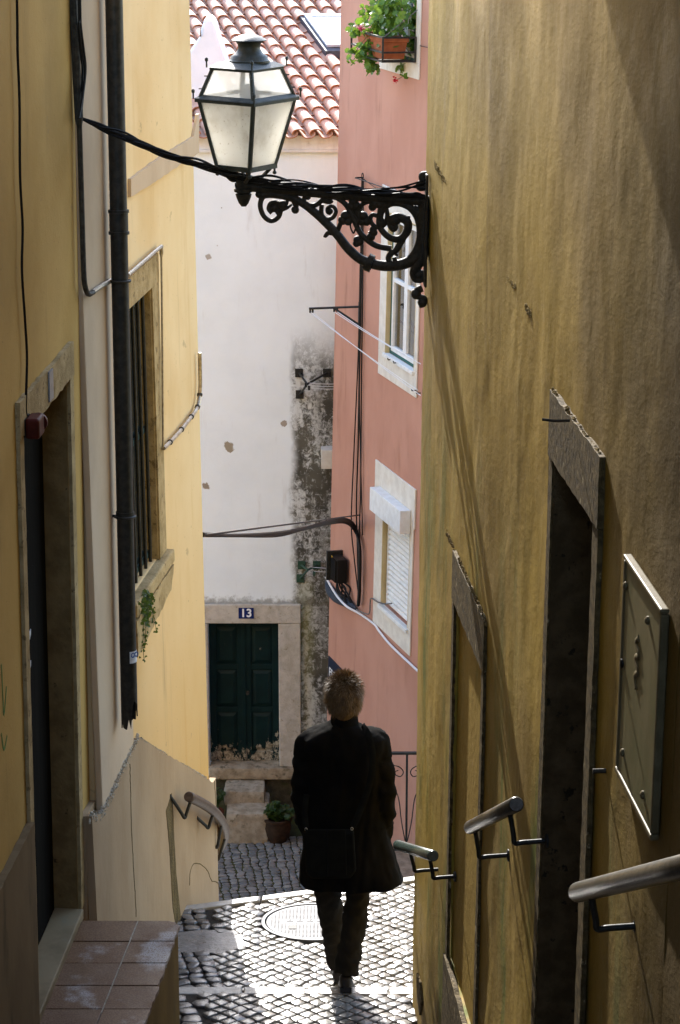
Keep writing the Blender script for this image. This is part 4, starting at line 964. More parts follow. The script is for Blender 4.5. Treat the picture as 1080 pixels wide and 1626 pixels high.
def reveal(o, dep):
    m_ = MB(); m_.wrect(PW, o[1] - .010, o[1] - .0005, o[2], o[3] - .012, -dep, .018); m_.wrect(PW, o[0] + .0005, o[1] - .0005, o[3] - .011, o[3] - .0005, -dep, .018); m_.wrect(PW, o[0] + .0005, o[0] + .01, o[2], o[3] - .012, -dep, .018)
    return m_.build('window_reveal', M['cream_reveal'], pink)
for o, d_ in ((wA, .04), (wB, .055), (wC, .06)): reveal(o, d_)
def sub(m_, name, mat, par, **kw):
    ob = m_.build(name, mat, None, loc=V(par['_w']), **kw); ob.parent = par; ob.location = (0, 0, 0); return ob
def window(o, D=.06):
    s0, s1, b, t = o[0] + .011, o[1] - .011, o[2] + .005, o[3] - .013
    m_ = MB()
    for a in ((s0, s1, b, b + .03), (s0, s0 + .022, b + .03, t - .03), (s1 - .022, s1, b + .03, t - .03), (s0, s1, t - .03, t)): m_.wrect(PW, *a, -.19 + D, -.095 + D)
    w_ = m_.build('window', M['green_frame'], pink); f0, f1, fb, ft = s0 + .022, s1 - .022, b + .031, t - .031
    m_ = MB(); sm = (f0 + f1) / 2
    for u0, u1 in ((f0, sm - .002), (sm + .002, f1)):
        for a in ((u0, u1, fb, fb + .06), (u0, u0 + .05, fb + .06, ft - .06), (u1 - .05, u1, fb + .06, ft - .06), (u0, u1, ft - .06, ft), (u0 + .05, u1 - .05, fb + (ft - fb) * .52, fb + (ft - fb) * .52 + .045)): m_.wrect(PW, *a, -.155 + D, -.10 + D)
    bevel(sub(m_, 'frame', M['white_paint'], w_), .004, 2)
    m_ = MB(); m_.wrect(PW, f0 + .05, f1 - .05, fb + .05, ft - .05, -.132 + D, -.128 + D); sub(m_, 'pane', M['glass'], w_)
    m_ = MB(); k = 40
    vs = []
    for i in range(k + 1):
        for tt_ in (fb, ft): vs.append(PW.at(f0 + (f1 - f0) * i / k, tt_, -.160 + D + .006 * math.sin(i * 1.9)))
    m_.add(vs, [[2 * i, 2 * i + 2, 2 * i + 3, 2 * i + 1] for i in range(k)]); sub(m_, 'curtain', M['curtain'], w_, smooth=True)
    return w_
window(wA); wc_ = window(wC)
m_ = MB(); m_.wrect(PW, wA[0] - .02, wA[1] + .02, wA[2] - .04, wA[2] + .003, -.034, .045); bevel(m_.build('window_sill', M['shutter_paint'], pink), .004, 2)
# roller shutter with its box
m_ = MB(); m_.wrect(PW, wB[0] + .011, wB[1] - .011, wB[2], wB[3] - .013, -.12, -.065); sh = m_.build('window_shutter', M['shutter_paint'], pink)
m_ = MB(); n = 19
for i in range(n):
    t_a = wB[2] + .01 + (wB[3] - wB[2] - .05) * i / n; t_b = wB[2] + .01 + (wB[3] - wB[2] - .05) * (i + 1) / n - .007
    tm = (t_a + t_b) / 2
    q = [(t_a, -.064), (t_a + (t_b - t_a) * .2, -.046), (tm, -.040), (t_b - (t_b - t_a) * .2, -.046), (t_b, -.064)]
    m_.add([PW.at(s_, tt_, o_) for s_ in (wB[0] + .035, wB[1] - .06) for tt_, o_ in q], [[k, k + 1, 5 + k + 1, 5 + k] for k in range(4)])
sub(m_, 'slats', M['shutter_paint'], sh, smooth=True, angle=50)
m_ = MB(); m_.wrect(PW, wB[1] - .058, wB[1] - .028, wB[2] + .01, wB[3] - .02, -.064, -.04); sub(m_, 'guide', M['white_paint'], sh)
bt0, bt1 = PW.st(597, 812, .1)[1], PW.st(598, 776, .1)[1]
m_ = MB(); m_.wrect(PW, wB[0] - .02, wB[1] + .10, bt0, bt1, .023, .15); bevel(m_.build('shutter_box', M['shutter_paint'], pink), .006, 2)
m_ = MB(); m_.wrect(PW, wB[0] - .03, wB[1] + .02, wB[2] - .045, wB[2] - .0, -.06, .05); bevel(m_.build('window_sill', M['shutter_paint'], pink), .004, 2)
for px_, py_, n_ in ((623, 571, .05), (632, 576, .05), (661, 620, .04), (668, 624, .04)):
    q = PW.p(px_, py_, .02); m_ = MB(); m_.tube([q, q + PW.n * .05, q + PW.n * .055 + V((0, 0, .02))], .008, 6); m_.build('line_hook', M['iron'], pink)

# side closing wall seen beside the pink corner lies in shadow: nothing more is built there

# street sign
q0 = PW.st(522, 1041, .01); root = thing('street_sign', PW.at(q0[0] - .25, q0[1] - .42, .02), 'dark navy sign with white letters behind the head of the man', 'sign')
m_ = MB(); s1_ = q0[0]; m_.wrect(PW, s1_ - .62, s1_, q0[1] - .42, q0[1], .004, .016); bevel(m_.build('plate', M['sign_navy'], root), .003, 2)
m_ = MB(); text_into(m_, 'ESC', .15, PW.at(s1_ - .05, q0[1] - .19, .0175), -PW.h, PW.w, .0015, .002, 'LEFT'); m_.build('lettering', M['enamel_white'], root)

# clothes line bracket on the pink wall
def pw(px, py, off): return PW.p(px, py, off)
root = thing('clothesline_bracket', PW.p(574, 493, 0), 'black two armed clothesline bracket on the pink wall carrying four pale lines', 'clothesline bracket')
b_top = PW.st(572, 487); b_bot = PW.st(572, 516)
m_ = MB(); m_.wrect(PW, b_top[0] - .05, b_top[0] + .04, b_bot[1] - .03, b_top[1] + .05, .001, .012); bevel(m_.build('wall_plate', M['black_metal'], root), .003, 2)
L_ = .60
m_ = MB(); A_ = PW.at(b_top[0], b_top[1], .01); B_ = at(491, 490, A_.y + .1); m_.tube([A_, B_], .014, 8); m_.build('arm', M['black_metal'], root, smooth=True)
m_ = MB(); C_ = PW.at(b_bot[0], b_bot[1], .01); m_.tube([C_, A_.lerp(B_, .52)], .014, 8); m_.build('strut', M['black_metal'], root, smooth=True)
ends = [(664, 620), (668, 628), (662, 575), (668, 578)]
for k, (u, e_) in enumerate(zip((.98, .93, .50, .44), ends)):
    hk_ = A_.lerp(B_, u); m_ = MB(); m_.tube([hk_, hk_ - V((0, 0, .05))], .013, 6); m_.build('pulley', M['black_metal'], root, smooth=True)
    m_ = MB(); m_.tube(sag(hk_ - V((0, 0, .05)), PW.p(*e_, .10), .015, 10), .0045, 5); m_.build('line', M['line_wire'], root, smooth=True)

# cables down the pink wall
root = thing('wall_cables', PW.p(572, 962, 0), 'thin dark cables hanging down the pink wall from a stay to the junction box', 'cable')
for pts, r_ in (([(575, 283), (573, 420), (571, 560), (569, 700), (566, 800), (568, 880), (570, 960)], .010), ([(577, 285), (576, 450), (574, 600), (573, 760), (571, 850), (573, 940)], .008), ([(572, 420), (569, 560), (562, 720), (558, 830), (563, 890), (570, 950)], .008), ([(574, 300), (575, 380), (573, 500), (571, 640), (574, 780), (576, 850)], .007)):
    P = smoothpts([pw(*p, .03) for p in pts], 6); m_ = MB(); m_.tube(P, r_, 6); m_.build('cable', M['wire'], root, smooth=True)
m_ = MB(); a = pw(577, 282, .02); m_.tube([a, a + PW.n * .10], .010, 6); m_.tube([a + PW.n * .1, pw(640, 308, .02)], .007, 6) ; m_.build('stay', M['wire'], root)
m_ = MB(); m_.tube([pw(577, 284, .05), pw(612, 310, .02)], .005, 6); m_.build('stay', M['wire'], root)
m_ = MB(); ctr = pw(576, 279, .06)
m_.tube([ctr + PW.h * (.03 * math.cos(k * .5236)) + PW.w * (.03 * math.sin(k * .5236)) for k in range(13)], .006, 6); m_.build('ring', M['wire'], root, smooth=True)

root = thing('junction_box', PW.p(548, 925, 0), 'black finned junction box with a yellow strip on the pink wall', 'junction box')
jb = PW.st(549, 900)
m_ = MB(); m_.wrect(PW, jb[0] - .16, jb[0] + .10, jb[1] - .16, jb[1] + .14, .03, .16); bevel(m_.build('case', M['wire'], root), .008, 2)
m_ = MB(); m_.wrect(PW, jb[0] + .102, jb[0] + .14, jb[1] - .19, jb[1] + .18, .005, .21); bevel(m_.build('side_plate', M['black_metal'], root), .004, 2)
m_ = MB(); m_.wrect(PW, jb[0] + .02, jb[0] + .101, jb[1] - .13, jb[1] + .12, .161, .166) if False else m_.box(PW.at(jb[0] + .05, jb[1], .163), PW.h * .018, PW.w * .14, PW.n * .003); m_.build('yellow_strip', pm('yellow_strip', (.42, .26, .03), (.3, .18, .02), 50, rough=.6), root)
for k in range(5): 
    m_ = MB(); s_ = jb[0] - .14 + k * .035; m_.wrect(PW, s_, s_ + .012, jb[1] - .15, jb[1] + .13, .16, .185); m_.build('fin', M['wire'], root)
r = random.Random(5)
for k in range(7):
    a = PW.at(jb[0] - .02 - r.random() * .12, jb[1] - .15, .06 + r.random() * .08); b = PW.p(554 + r.uniform(-3, 9), 962 + r.uniform(-6, 3), .03)
    m_ = MB(); m_.tube(smoothpts([a, a.lerp(b, .35) + V((r.uniform(-.05, .05), 0, r.uniform(-.03, .03))), a.lerp(b, .7) + V((r.uniform(-.05, .05), 0, 0)), b], 6), .011, 6); m_.build('cable', M['wire'], root, smooth=True)
# thick dark sleeve and white cable
root = thing('cable_sleeve', PW.p(545, 958, 0), 'dark blue padded cable sleeve slanting along the pink wall under the junction box', 'cable sleeve')
P = smoothpts([pw(*p, .05) for p in ((519, 922), (524, 936), (535, 948), (552, 958), (566, 967))], 6); m_ = MB(); m_.tube(P, [.02 + .05 * math.sin(math.pi * min(1, i / (len(P) - 1) * 1.05)) for i in range(len(P))], 10); m_.build('sleeve', pm('sleeve', (.03, .04, .055), (.05, .06, .08), 20, rough=.6), root, smooth=True)
root = tag(None, None) if False else None
P = smoothpts([pw(*p, .13 if i < 4 else .03) for i, p in enumerate(((518, 917), (526, 932), (538, 950), (552, 964), (572, 975), (594, 991), (602, 1002), (622, 1026), (661, 1063), (672, 1074)))], 6)
m_ = MB(); m_.tube(P, .014, 8); tag(m_.build('white_cable', M['wire_white'], None, True, loc=P[0]), 'white cable sagging across the pink wall and under the shuttered window', 'cable')
P = smoothpts([pw(*p, .05) for p in ((548, 958), (570, 970), (582, 975), (587, 972), (588, 956), (590, 950), (600, 956), (612, 959), (622, 958))], 6)
m_ = MB(); m_.tube(P, .009, 7); tag(m_.build('grey_cable', M['wire_grey'], None, True, loc=P[0]), 'thin looping grey cable leading into the sill of the shuttered window', 'cable')

# cable bridge between the two sides, low across the white house
root = thing('cable_span', at(325, 850, 15), 'black cable bundle on a tension wire spanning from the left corner to the pink wall', 'cable')
w0 = at(322, 850, 15.4); w1 = pw(570, 818, .05)
m_ = MB(); m_.tube([w0, w1], .008, 6); m_.build('tension_wire', M['wire'], root)
for i, (mid, r_) in enumerate((((430, 847), .022), ((432, 850), .016), ((440, 852), .008))):
    pts = [(322, 848 + 2 * i), (370, 850 + i), mid, (480, 840 + 1.2 * i), (520, 829 + 2 * i), (548, 825 + 3 * i), (563, 836 + 4 * i), (571, 870), (571, 930), (569, 962)]
    n_ = len(pts); P = []
    for k, p in enumerate(pts):
        u = min(1, max(0, (p[0] - 322) / 230)); Y_ = w0.y + (w1.y - .25 - w0.y) * u
        P.append(at(*p, Y_) if k < 6 else pw(*p, .05 + .02 * i))
    m_ = MB(); m_.tube(smoothpts(P, 6), [r_ * (.62 + .38 * min(1, k / 30)) for k in range(len(P) * 6 - 5)], 8); m_.build('cable', M['wire'], root, smooth=True)

# ---------------------------------------------------------------- flower basket at the top window
root = thing('window_basket', PW.p(640, 94, 0), 'black iron window basket fixed below the topmost window of the pink house', 'planter basket')
s_a, s_b = PW.st(612, 75)[0], PW.st(664, 75)[0]; tb, tt2 = PW.st(640, 95, .1)[1], PW.st(640, 57, .1)[1]
BO = .40
cs = [(s_a, .03), (s_a, BO), (s_b, BO), (s_b, .03)]
def bar_(a, b, r_=.011): return MB().tube([a, b], r_, 4)
for t_ in (tb, (tb * .62 + tt2 * .38), tt2):
    for (s0_, o0_), (s1_, o1_) in zip(cs, cs[1:]): bar_(PW.at(s0_, t_, o0_), PW.at(s1_, t_, o1_), .014).build('rail', M['black_metal'], root)
for s_, o_ in cs[1:3] + [(s_a, .03), (s_b, .03)]: bar_(PW.at(s_, tb - .01, o_), PW.at(s_, tt2 + .01, o_), .016).build('post', M['black_metal'], root)
for k in range(4): bar_(PW.at(s_a + (s_b - s_a) * (k + .5) / 4, tb, .03), PW.at(s_a + (s_b - s_a) * (k + .5) / 4, tb, BO), .010).build('floor_bar', M['black_metal'], root)
for s_ in (s_a, s_b): bar_(PW.at(s_, tt2, BO), PW.at(s_, tt2 + .30, .005), .005).build('stay', M['wire_grey'], root)
pot = thing('trough', PW.at((s_a + s_b) / 2, tb + .01, BO / 2), 'brown terracotta flower trough standing in the iron window basket', 'flower pot')
pc = PW.at((s_a + s_b) / 2 - .02, tb, BO / 2 + .03); hl = abs(s_b - s_a) / 2 * .82
m_ = MB(); ring_o = []
for zz_, f_ in ((.012, .86), (.20, 1.0), (.20, 1.06), (.24, 1.06), (.24, .94), (.10, .88)):
    ring_o.append([pc + PW.h * (sx * hl * f_) + PW.n * (sy * .14 * f_) + V((0, 0, zz_)) for sx, sy in ((-1, -1), (1, -1), (1, 1), (-1, 1))])
m_.add([p for g in ring_o for p in g], [[4 * i + k, 4 * i + (k + 1) % 4, 4 * i + 4 + (k + 1) % 4, 4 * i + 4 + k] for i in range(5) for k in range(4)] + [[0, 1, 2, 3], [20, 21, 22, 23]])
bevel(m_.build('pot', M['terracotta'], pot), .006, 2)
m_ = MB(); m_.prism([pc + PW.h * (sx * hl * .93) + PW.n * (sy * .13) + V((0, 0, .205)) for sx, sy in ((-1, -1), (1, -1), (1, 1), (-1, 1))], (0, 0, .01)); m_.build('soil', M['soil_dark'], pot)
def leaf_disc(mb, c, nrm, rad, r, lobes=7):
    nrm = V(nrm).normalized(); u = nrm.orthogonal().normalized(); w_ = nrm.cross(u); a0 = r.random() * 6.28
    pts = []
    for k in range(lobes * 2):
        a = a0 + 6.2831853 * k / (lobes * 2); rr = rad * (1 if k % 2 else .84) * (.55 if k == 0 else 1)
        pts.append(c + u * math.cos(a) * rr + w_ * math.sin(a) * rr + nrm * rad * .22)
    k0 = len(mb.v); mb.add([c] + pts, [[0, 1 + k, 1 + (k + 1) % len(pts)] for k in range(len(pts))])
r = random.Random(21)
ger = thing('geranium', pc + V((0, 0, .21)), 'lush green trailing geranium with a few red flowers spilling from the window basket', 'plant')
fo = MB(); st_ = MB()
top = pc + V((0, 0, .22))
def spray(c, sp, n, rad, down=0):
    for _ in range(n):
        q = c + PW.h * r.gauss(0, sp[0]) + PW.n * r.gauss(0, sp[1]) + V((0, 0, r.gauss(0, sp[2])))
        leaf_disc(fo, q, V((r.gauss(0, .6), r.gauss(-.4, .6), r.uniform(.1, 1.0))), rad * r.uniform(.6, 1.25), r)
spray(top + V((0, 0, .20)), (.28, .10, .10), 170, .046)
spray(top + V((0, 0, .32)) - PW.h * .25, (.12, .08, .08), 60, .044)
spray(at(655, 30, pc.y), (.10, .07, .10), 60, .044)
for cpx, n_, sp in (((580, 80), 34, .045), ((590, 96), 34, .05), ((565, 50), 16, .035), ((656, 92), 40, .05), ((660, 70), 34, .05), ((648, 108), 34, .04), ((656, 118), 16, .03), ((606, 62), 40, .05), ((600, 78), 30, .045), ((562, 86), 10, .03), ((594, 108), 16, .03), ((560, 98), 6, .02)):
    c = at(*cpx, pc.y - .05); spray(c, (sp * 1.2, .05, sp * 1.2), n_, .040)
    st_.tube(smoothpts([top, top.lerp(c, .5) + V((0, -.05, .10)), c], 6), .004, 5)
fl = at(627, 128, pc.y - .1); st_.tube(smoothpts([at(652, 108, pc.y), at(640, 121, pc.y), fl], 6), .003, 5)
fo.build('foliage', M['leaf'], ger); st_.build('stem', M['leaf_fern'], ger)
def blossom(c, mat, rad):
    m_ = MB()
    for _ in range(26): leaf_disc(m_, c + V((r.gauss(0, rad * .5), r.gauss(0, rad * .4), r.gauss(0, rad * .45))), V((r.gauss(0, 1), r.gauss(-.5, 1), r.gauss(.3, 1))), rad * .38, r, 3)
    m_.build('flower', mat, ger)
blossom(fl, M['petal'], .035); blossom(at(573, 45, pc.y - .15), M['petal_pink'], .035)
m_ = MB(); m_.tube([pw(668, 72, .01), pw(668, 73, .05), pw(683, 76, .05), pw(684, 110, .03), pw(683, 260, .02)], .005, 6); tag(m_.build('gutter_wire', M['wire'], None, loc=pw(668, 72, 0)), 'thin black wire running past the edge of the window basket down the pink wall', 'cable')

# ---------------------------------------------------------------- iron railing on the side terrace
YR = 22.0
def ry(px, py): return at(px, py, YR)
root = thing('iron_railing', V((ry(640, 1355).x, YR, TZ)), 'black wrought iron railing with scrolls in front of the pink wall beside the man', 'railing')
zt = ry(640, 1194).z; zb = TZ + .03
xa, xb = ry(560, 1194).x, ry(800, 1194).x
m_ = MB(); m_.abox(xa, xb, YR - .02, YR + .02, zt - .025, zt); bevel(m_.build('top_rail', M['black_metal'], root), .004, 2)
m_ = MB(); m_.abox(xa, xb, YR - .009, YR + .009, zb, zb + .016); m_.build('bottom_rail', M['black_metal'], root)
sp_ = ry(646, 1250).x - ry(623, 1250).x
xp = ry(646, 1250).x
hh = zt - zb
for k in range(-1, 3):
    x = xp + k * .62
    m_ = MB(); m_.abox(x - .011, x + .011, YR - .011, YR + .011, zb + .016, zt - .025); m_.build('baluster', M['black_metal'], root)
    for sg in (-1, 1):
        P = [(.012, .10), (.05, .30), (.085, .55), (.17, .72), (.215, .79), (.20, .84), (.14, .865), (.07, .845), (.035, .80), (.06, .755), (.105, .765), (.115, .80), (.085, .815)]
        m_ = MB(); m_.tube(smoothpts([(x + sg * a, YR, zb + b * hh) for a, b in P], 5), .0055, 6); m_.build('scroll', M['black_metal'], root, smooth=True)
for k in (-1, 1): m_ = MB(); m_.abox(xp - .29 + k * 0 - .018, xp - .29 + .018, YR - .018, YR + .018, TZ, zt - .15) if k < 0 else None; (m_.build('post', M['black_metal'], root) if k < 0 else None)

# ---------------------------------------------------------------- plants by the white house
def bush(name, c, label, rad, n, mat, lr, fern=False):
    rt = thing(name, c, label, 'plant'); f_ = MB(); s_ = MB()
    for k in range(n):
        a = r.random() * 6.28; el = r.uniform(.25, 1.4); L = rad * r.uniform(.5, 1.1)
        tip = c + V((math.cos(a) * math.cos(el) * L, math.sin(a) * math.cos(el) * L * .7 - .04, math.sin(el) * L * 1.2))
        s_.tube([c, c.lerp(tip, .6) + V((0, 0, .04)), tip], .004, 4)
        for u in (.45, .6, .75, .9, 1.0):
            for _ in range(2): leaf_disc(f_, c.lerp(tip, u) + V((r.gauss(0, .025), r.gauss(0, .025), r.gauss(.02, .02))), V((r.gauss(0, .6), r.gauss(-.5, .5), 1)), lr * r.uniform(.6, 1.3), r, 5)
    f_.build('foliage', mat, rt); s_.build('stem', M['leaf_fern'], rt)
c1 = at(441, 1306, 28.7); c1.z = 0
pot1 = thing('clay_pot', c1, 'dark brown clay pot under the green plant to the right of the stone steps', 'flower pot')
m_ = MB(); m_.lathe(c1, [(.11, -.01), (.16, .10), (.18, .2), (.17, .29), (.19, .30), (.19, .33), (.15, .33), (.14, .26)], 20); m_.build('pot', M['pot_dark'], pot1, smooth=True)
m_ = MB(); m_.lathe(c1, [(.145, .26), (.145, .28)], 16); m_.build('soil', M['soil_dark'], pot1)
bush('bushy_plant', c1 + V((0.03, 0, .28)), 'small bushy green plant in the clay pot to the right of the stone steps', .25, 20, M['leaf_dark'], .038)
c2 = at(333, 1312, 28.9); c2.z = 0
pot2 = thing('clay_pot', c2, 'reddish clay pot tucked behind the left handrail at the foot of the white house', 'flower pot')
m_ = MB(); m_.lathe(c2, [(.11, -.01), (.16, .10), (.18, .2), (.17, .29), (.19, .30), (.19, .33), (.15, .33), (.14, .26)], 20); m_.build('pot', pm('pot_red', (.16, .05, .03), (.09, .03, .02), 14, rough=.9), pot2, smooth=True)
m_ = MB(); m_.lathe(c2, [(.145, .26), (.145, .28)], 16); m_.build('soil', M['soil_dark'], pot2)
bush('bushy_plant', c2 + V((0, 0, .28)), 'dark leafy plant in the reddish pot behind the left handrail', .30, 16, M['leaf_dark'], .04)

# ================================================================== things on the left walls
def pl2(px, py, off=.0): return L2.p(px, py, off)
def pl1(px, py, off=.0): return L1.p(px, py, off)
# down pipe
root = thing('drainpipe', pl2(206, 1150, .10), 'black cast iron drainpipe with a broken lower end running down beside the barred window', 'drainpipe')
sp0 = L2.st(181, 0, .10); sp1 = L2.st(206, 1150, .10)
def pipe_pt(py):
    px = 181 + (206 - 181) * py / 1150; return pl2(px, py, .10)
lo_, hi_ = pipe_pt(1150), pipe_pt(0); hi2 = hi_ + (hi_ - lo_) * .6
rad = .043
m_ = MB(); n = 24; ax = (lo_ - hi2).normalized(); u = ax.orthogonal().normalized(); w_ = ax.cross(u)
r = random.Random(8)
vs = []; 
for base_, o_, jag in ((hi2, rad, 0), (lo_, rad, 1), (lo_, rad - .006, 1), (hi2, rad - .006, 0)):
    for k in range(n):
        a = 6.2831853 * k / n; dr_ = (u * math.cos(a) + w_ * math.sin(a))
        j = 0
        if jag:
            rr_ = random.Random(k); j = rr_.uniform(-.05, .02) - (.12 if dr_.x > .35 and dr_.y < .6 else 0) * rr_.uniform(.5, 1)
        vs.append(base_ + dr_ * o_ + ax * j)
m_.add(vs, [[g * n + k, g * n + (k + 1) % n, (g + 1) * n + (k + 1) % n, (g + 1) * n + k] for g in range(3) for k in range(n)])
m_.build('pipe', M['black_metal'], root, smooth=True, angle=60)
for y0_, y1_ in ((333, 372), (812, 822)):
    a, b = pipe_pt(y0_), pipe_pt(y1_); d_ = (b - a); m_ = MB()
    if y1_ - y0_ > 20: m_.tube([a, a + d_ * .12, a + d_ * .13, a + d_ * .87, a + d_ * .88, b], [rad + .009, rad + .009, rad + .004, rad + .004, rad + .009, rad + .009], 24)
    else: m_.tube([a, b], rad + .004, 24)
    m_.build('joint', M['black_metal'], root, smooth=True, angle=40)
for y0_ in (446, 1000, 820):
    a = pipe_pt(y0_); b = L2.at((a - L2.O).dot(L2.h), (a - L2.O).dot(L2.w), .0); m_ = MB(); ring_ = [a + (u * math.cos(k * .5236) + w_ * math.sin(k * .5236)) * (rad + .008) for k in range(13)]
    if y0_ == 1000: continue
    m_.tube(ring_, .007, 8); m_.tube([a - L2.n * rad, b], .008, 6); m_.build('clamp', M['iron'] if y0_ < 800 else M['black_metal'], root, smooth=True)
a = pipe_pt(1041); m_ = MB(); m2 = MB(); hgt = .062
ang0 = None
vs = []; dirs = []
vdir = (CAM - a).normalized(); side = ax.cross(vdir).normalized(); 
if side.x < 0: side = -side
fr = side.cross(ax).normalized(); fr = fr if fr.dot(vdir) > 0 else -fr
for k in range(9):
    th = math.radians(10 + 95 * k / 8); dr_ = fr * math.cos(th) + side * math.sin(th); dirs.append(dr_); vs += [a + dr_ * (rad + .0012) + ax * (hgt / 2), a + dr_ * (rad + .0012) - ax * (hgt / 2)]
m_.add(vs, [[2 * k, 2 * k + 1, 2 * k + 3, 2 * k + 2] for k in range(8)]); stk = thing('pipe_sticker', a + fr * rad, 'small white sticker with blue letters stuck to the lower end of the drainpipe', 'sticker'); m_.build('paper', M['label_white'], stk, smooth=True)
d_ = dirs[3]; text_into(m2, 'CO', .036, a + d_ * (rad + .0035) - ax * .012, ax.cross(d_) if ax.cross(d_).x > 0 else -ax.cross(d_), -ax, .0004, .0012); m2.build('lettering', M['label_blue'], stk)

# cable bundle down the joint of the two houses, and across the alley to the lamp bracket
root = thing('wall_cable_bundle', pl2(140, 466, .04), 'thick black bundle of cables running down the pale pilaster on the left', 'cable')
P = smoothpts([pl2(*p, .06) for p in ((112, -260), (117, 0), (122, 120), (126, 200), (130, 330), (133, 430), (136, 458), (141, 467), (148, 464))], 8); m_ = MB(); m_.tube(P, [.020 if p.z > pl2(125, 190, .06).z else .013 for p in P], 8); m_.build('duct', M['insul'], root, smooth=True)
r = random.Random(31)
for k in range(7):
    bul = r.uniform(.2, 1.4); P = smoothpts([pl2(x + r.uniform(-2, 2) + bul * b, y, .075 + .004 * k) for x, y, b in ((121, -260, 0), (124, 0, 2), (126, 40, 1), (128, 75, 3), (131, 110, 4), (130, 150, 3), (127, 188, 0))], 7)
    m_ = MB(); m_.tube(P, .0045, 5); m_.build('cable', M['wire'], root, smooth=True)
P = smoothpts([pl2(*p, .05) for p in ((144, 466), (160, 455), (178, 445))], 5); m_ = MB(); m_.tube(P, .012, 8); m_.build('conduit', M['conduit'], root, smooth=True)
m_ = MB(); P = smoothpts([pl2(*p, .03) for p in ((203, 437), (225, 418), (254, 393), (256, 396), (256.5, 420), (258, 560), (259, 710))], 6); m_.tube(P, [.011 if p.z > pl2(255, 400).z else .006 for p in P], 8); m_.build('conduit', M['conduit'], root, smooth=True)
P = smoothpts([pl2(*p, .028) for p in ((260, 712), (272, 700), (288, 682), (302, 664), (312, 650), (316, 636), (318, 610), (317, 560))], 7); m_ = MB(); m_.tube(P, .012, 8); tag(m_.build('wall_conduit', pm('conduit_lt', (.42, .38, .32), (.25, .2, .15), 40, rough=.3, metal=.5), None, True, loc=P[0]), 'grey metal conduit climbing the pale ochre wall beyond the barred window', 'conduit')
for k in (6, 14, 22, 30, 38):
    q = P[k]; m_ = MB(); d_ = (P[k + 1] - P[k - 1]).normalized(); m_.tube([q - d_ * .008, q + d_ * .008], .017, 8); cl = m_.build('clip', M['iron'], None, loc=P[0]); cl.parent = bpy.data.objects['wall_conduit']; cl.location = (0, 0, 0)
# single wire to the alarm box
P = smoothpts([pl1(*p, .02) for p in ((22, -200), (27, 0), (28, 80), (31, 160), (32, 280), (36, 360), (35, 430), (40, 510), (43, 570), (41, 650), (45, 658))], 7); m_ = MB(); m_.tube(P, .006, 6); tag(m_.build('wall_wire', M['wire'], None, True, loc=P[-1]), 'single black wire hanging down the nearest ochre wall to the red box', 'cable')
root = thing('alarm_siren', pl1(45, 690, .03), 'red box shaped siren with a round face fixed at the corner of the left doorway', 'siren')
a = L1.st(56, 672, .05); m_ = MB(); m_.wrect(L1, a[0] - .09, a[0] + .03, a[1] - .05, a[1] + .04, .025, .085); bevel(m_.build('housing', M['red_plastic'], root), .012, 3)
q = L1.at(a[0] + .03, a[1] - .004, .056); m_ = MB(); m_.lathe(q, [(.040, 0), (.040, .018), (.033, .022), (.028, .022), (.026, .016)], 20, L1.n, L1.w, L1.h); m_.build('horn', M['red_plastic'], root, smooth=True, angle=30)
m_ = MB(); m_.wrect(L1, a[0] - .085, a[0] + .025, a[1] - .045, a[1] + .035, .019, .0245); m_.build('back_plate', M['wire'], root)
# ivy below the sill
r = random.Random(77)
iv = thing('hanging_weed', pl2(233, 945, .03), 'small dark green weed hanging from the sill of the barred window', 'plant')
f_ = MB(); s_ = MB()
for _ in range(230):
    px_, py_ = 232 + r.gauss(0, 4.2), r.triangular(938, 1000, 955); leaf_disc(f_, pl2(px_, py_, r.uniform(.01, .07)), V((r.gauss(.6, .5), r.gauss(-.8, .5), r.gauss(.3, .5))), r.uniform(.010, .020), r, 3)
for tail in ([(230, 960), (228, 1000), (227, 1025), (229, 1048)], [(236, 950), (243, 975), (246, 985), (248, 1003)], [(233, 980), (231, 1010), (230, 1030)]):
    P = smoothpts([pl2(*p, .05) for p in tail], 6); s_.tube(P, .0018, 4)
    for p in P[::2]:
        for _ in range(2): leaf_disc(f_, p + V((r.gauss(0, .010), r.gauss(0, .01), r.gauss(0, .008))), V((r.gauss(.4, .5), -1, r.gauss(.3, .5))), r.uniform(.006, .011), r, 3)
f_.build('foliage', M['leaf_dark'], iv); s_.build('stem', M['leaf_dark'], iv)

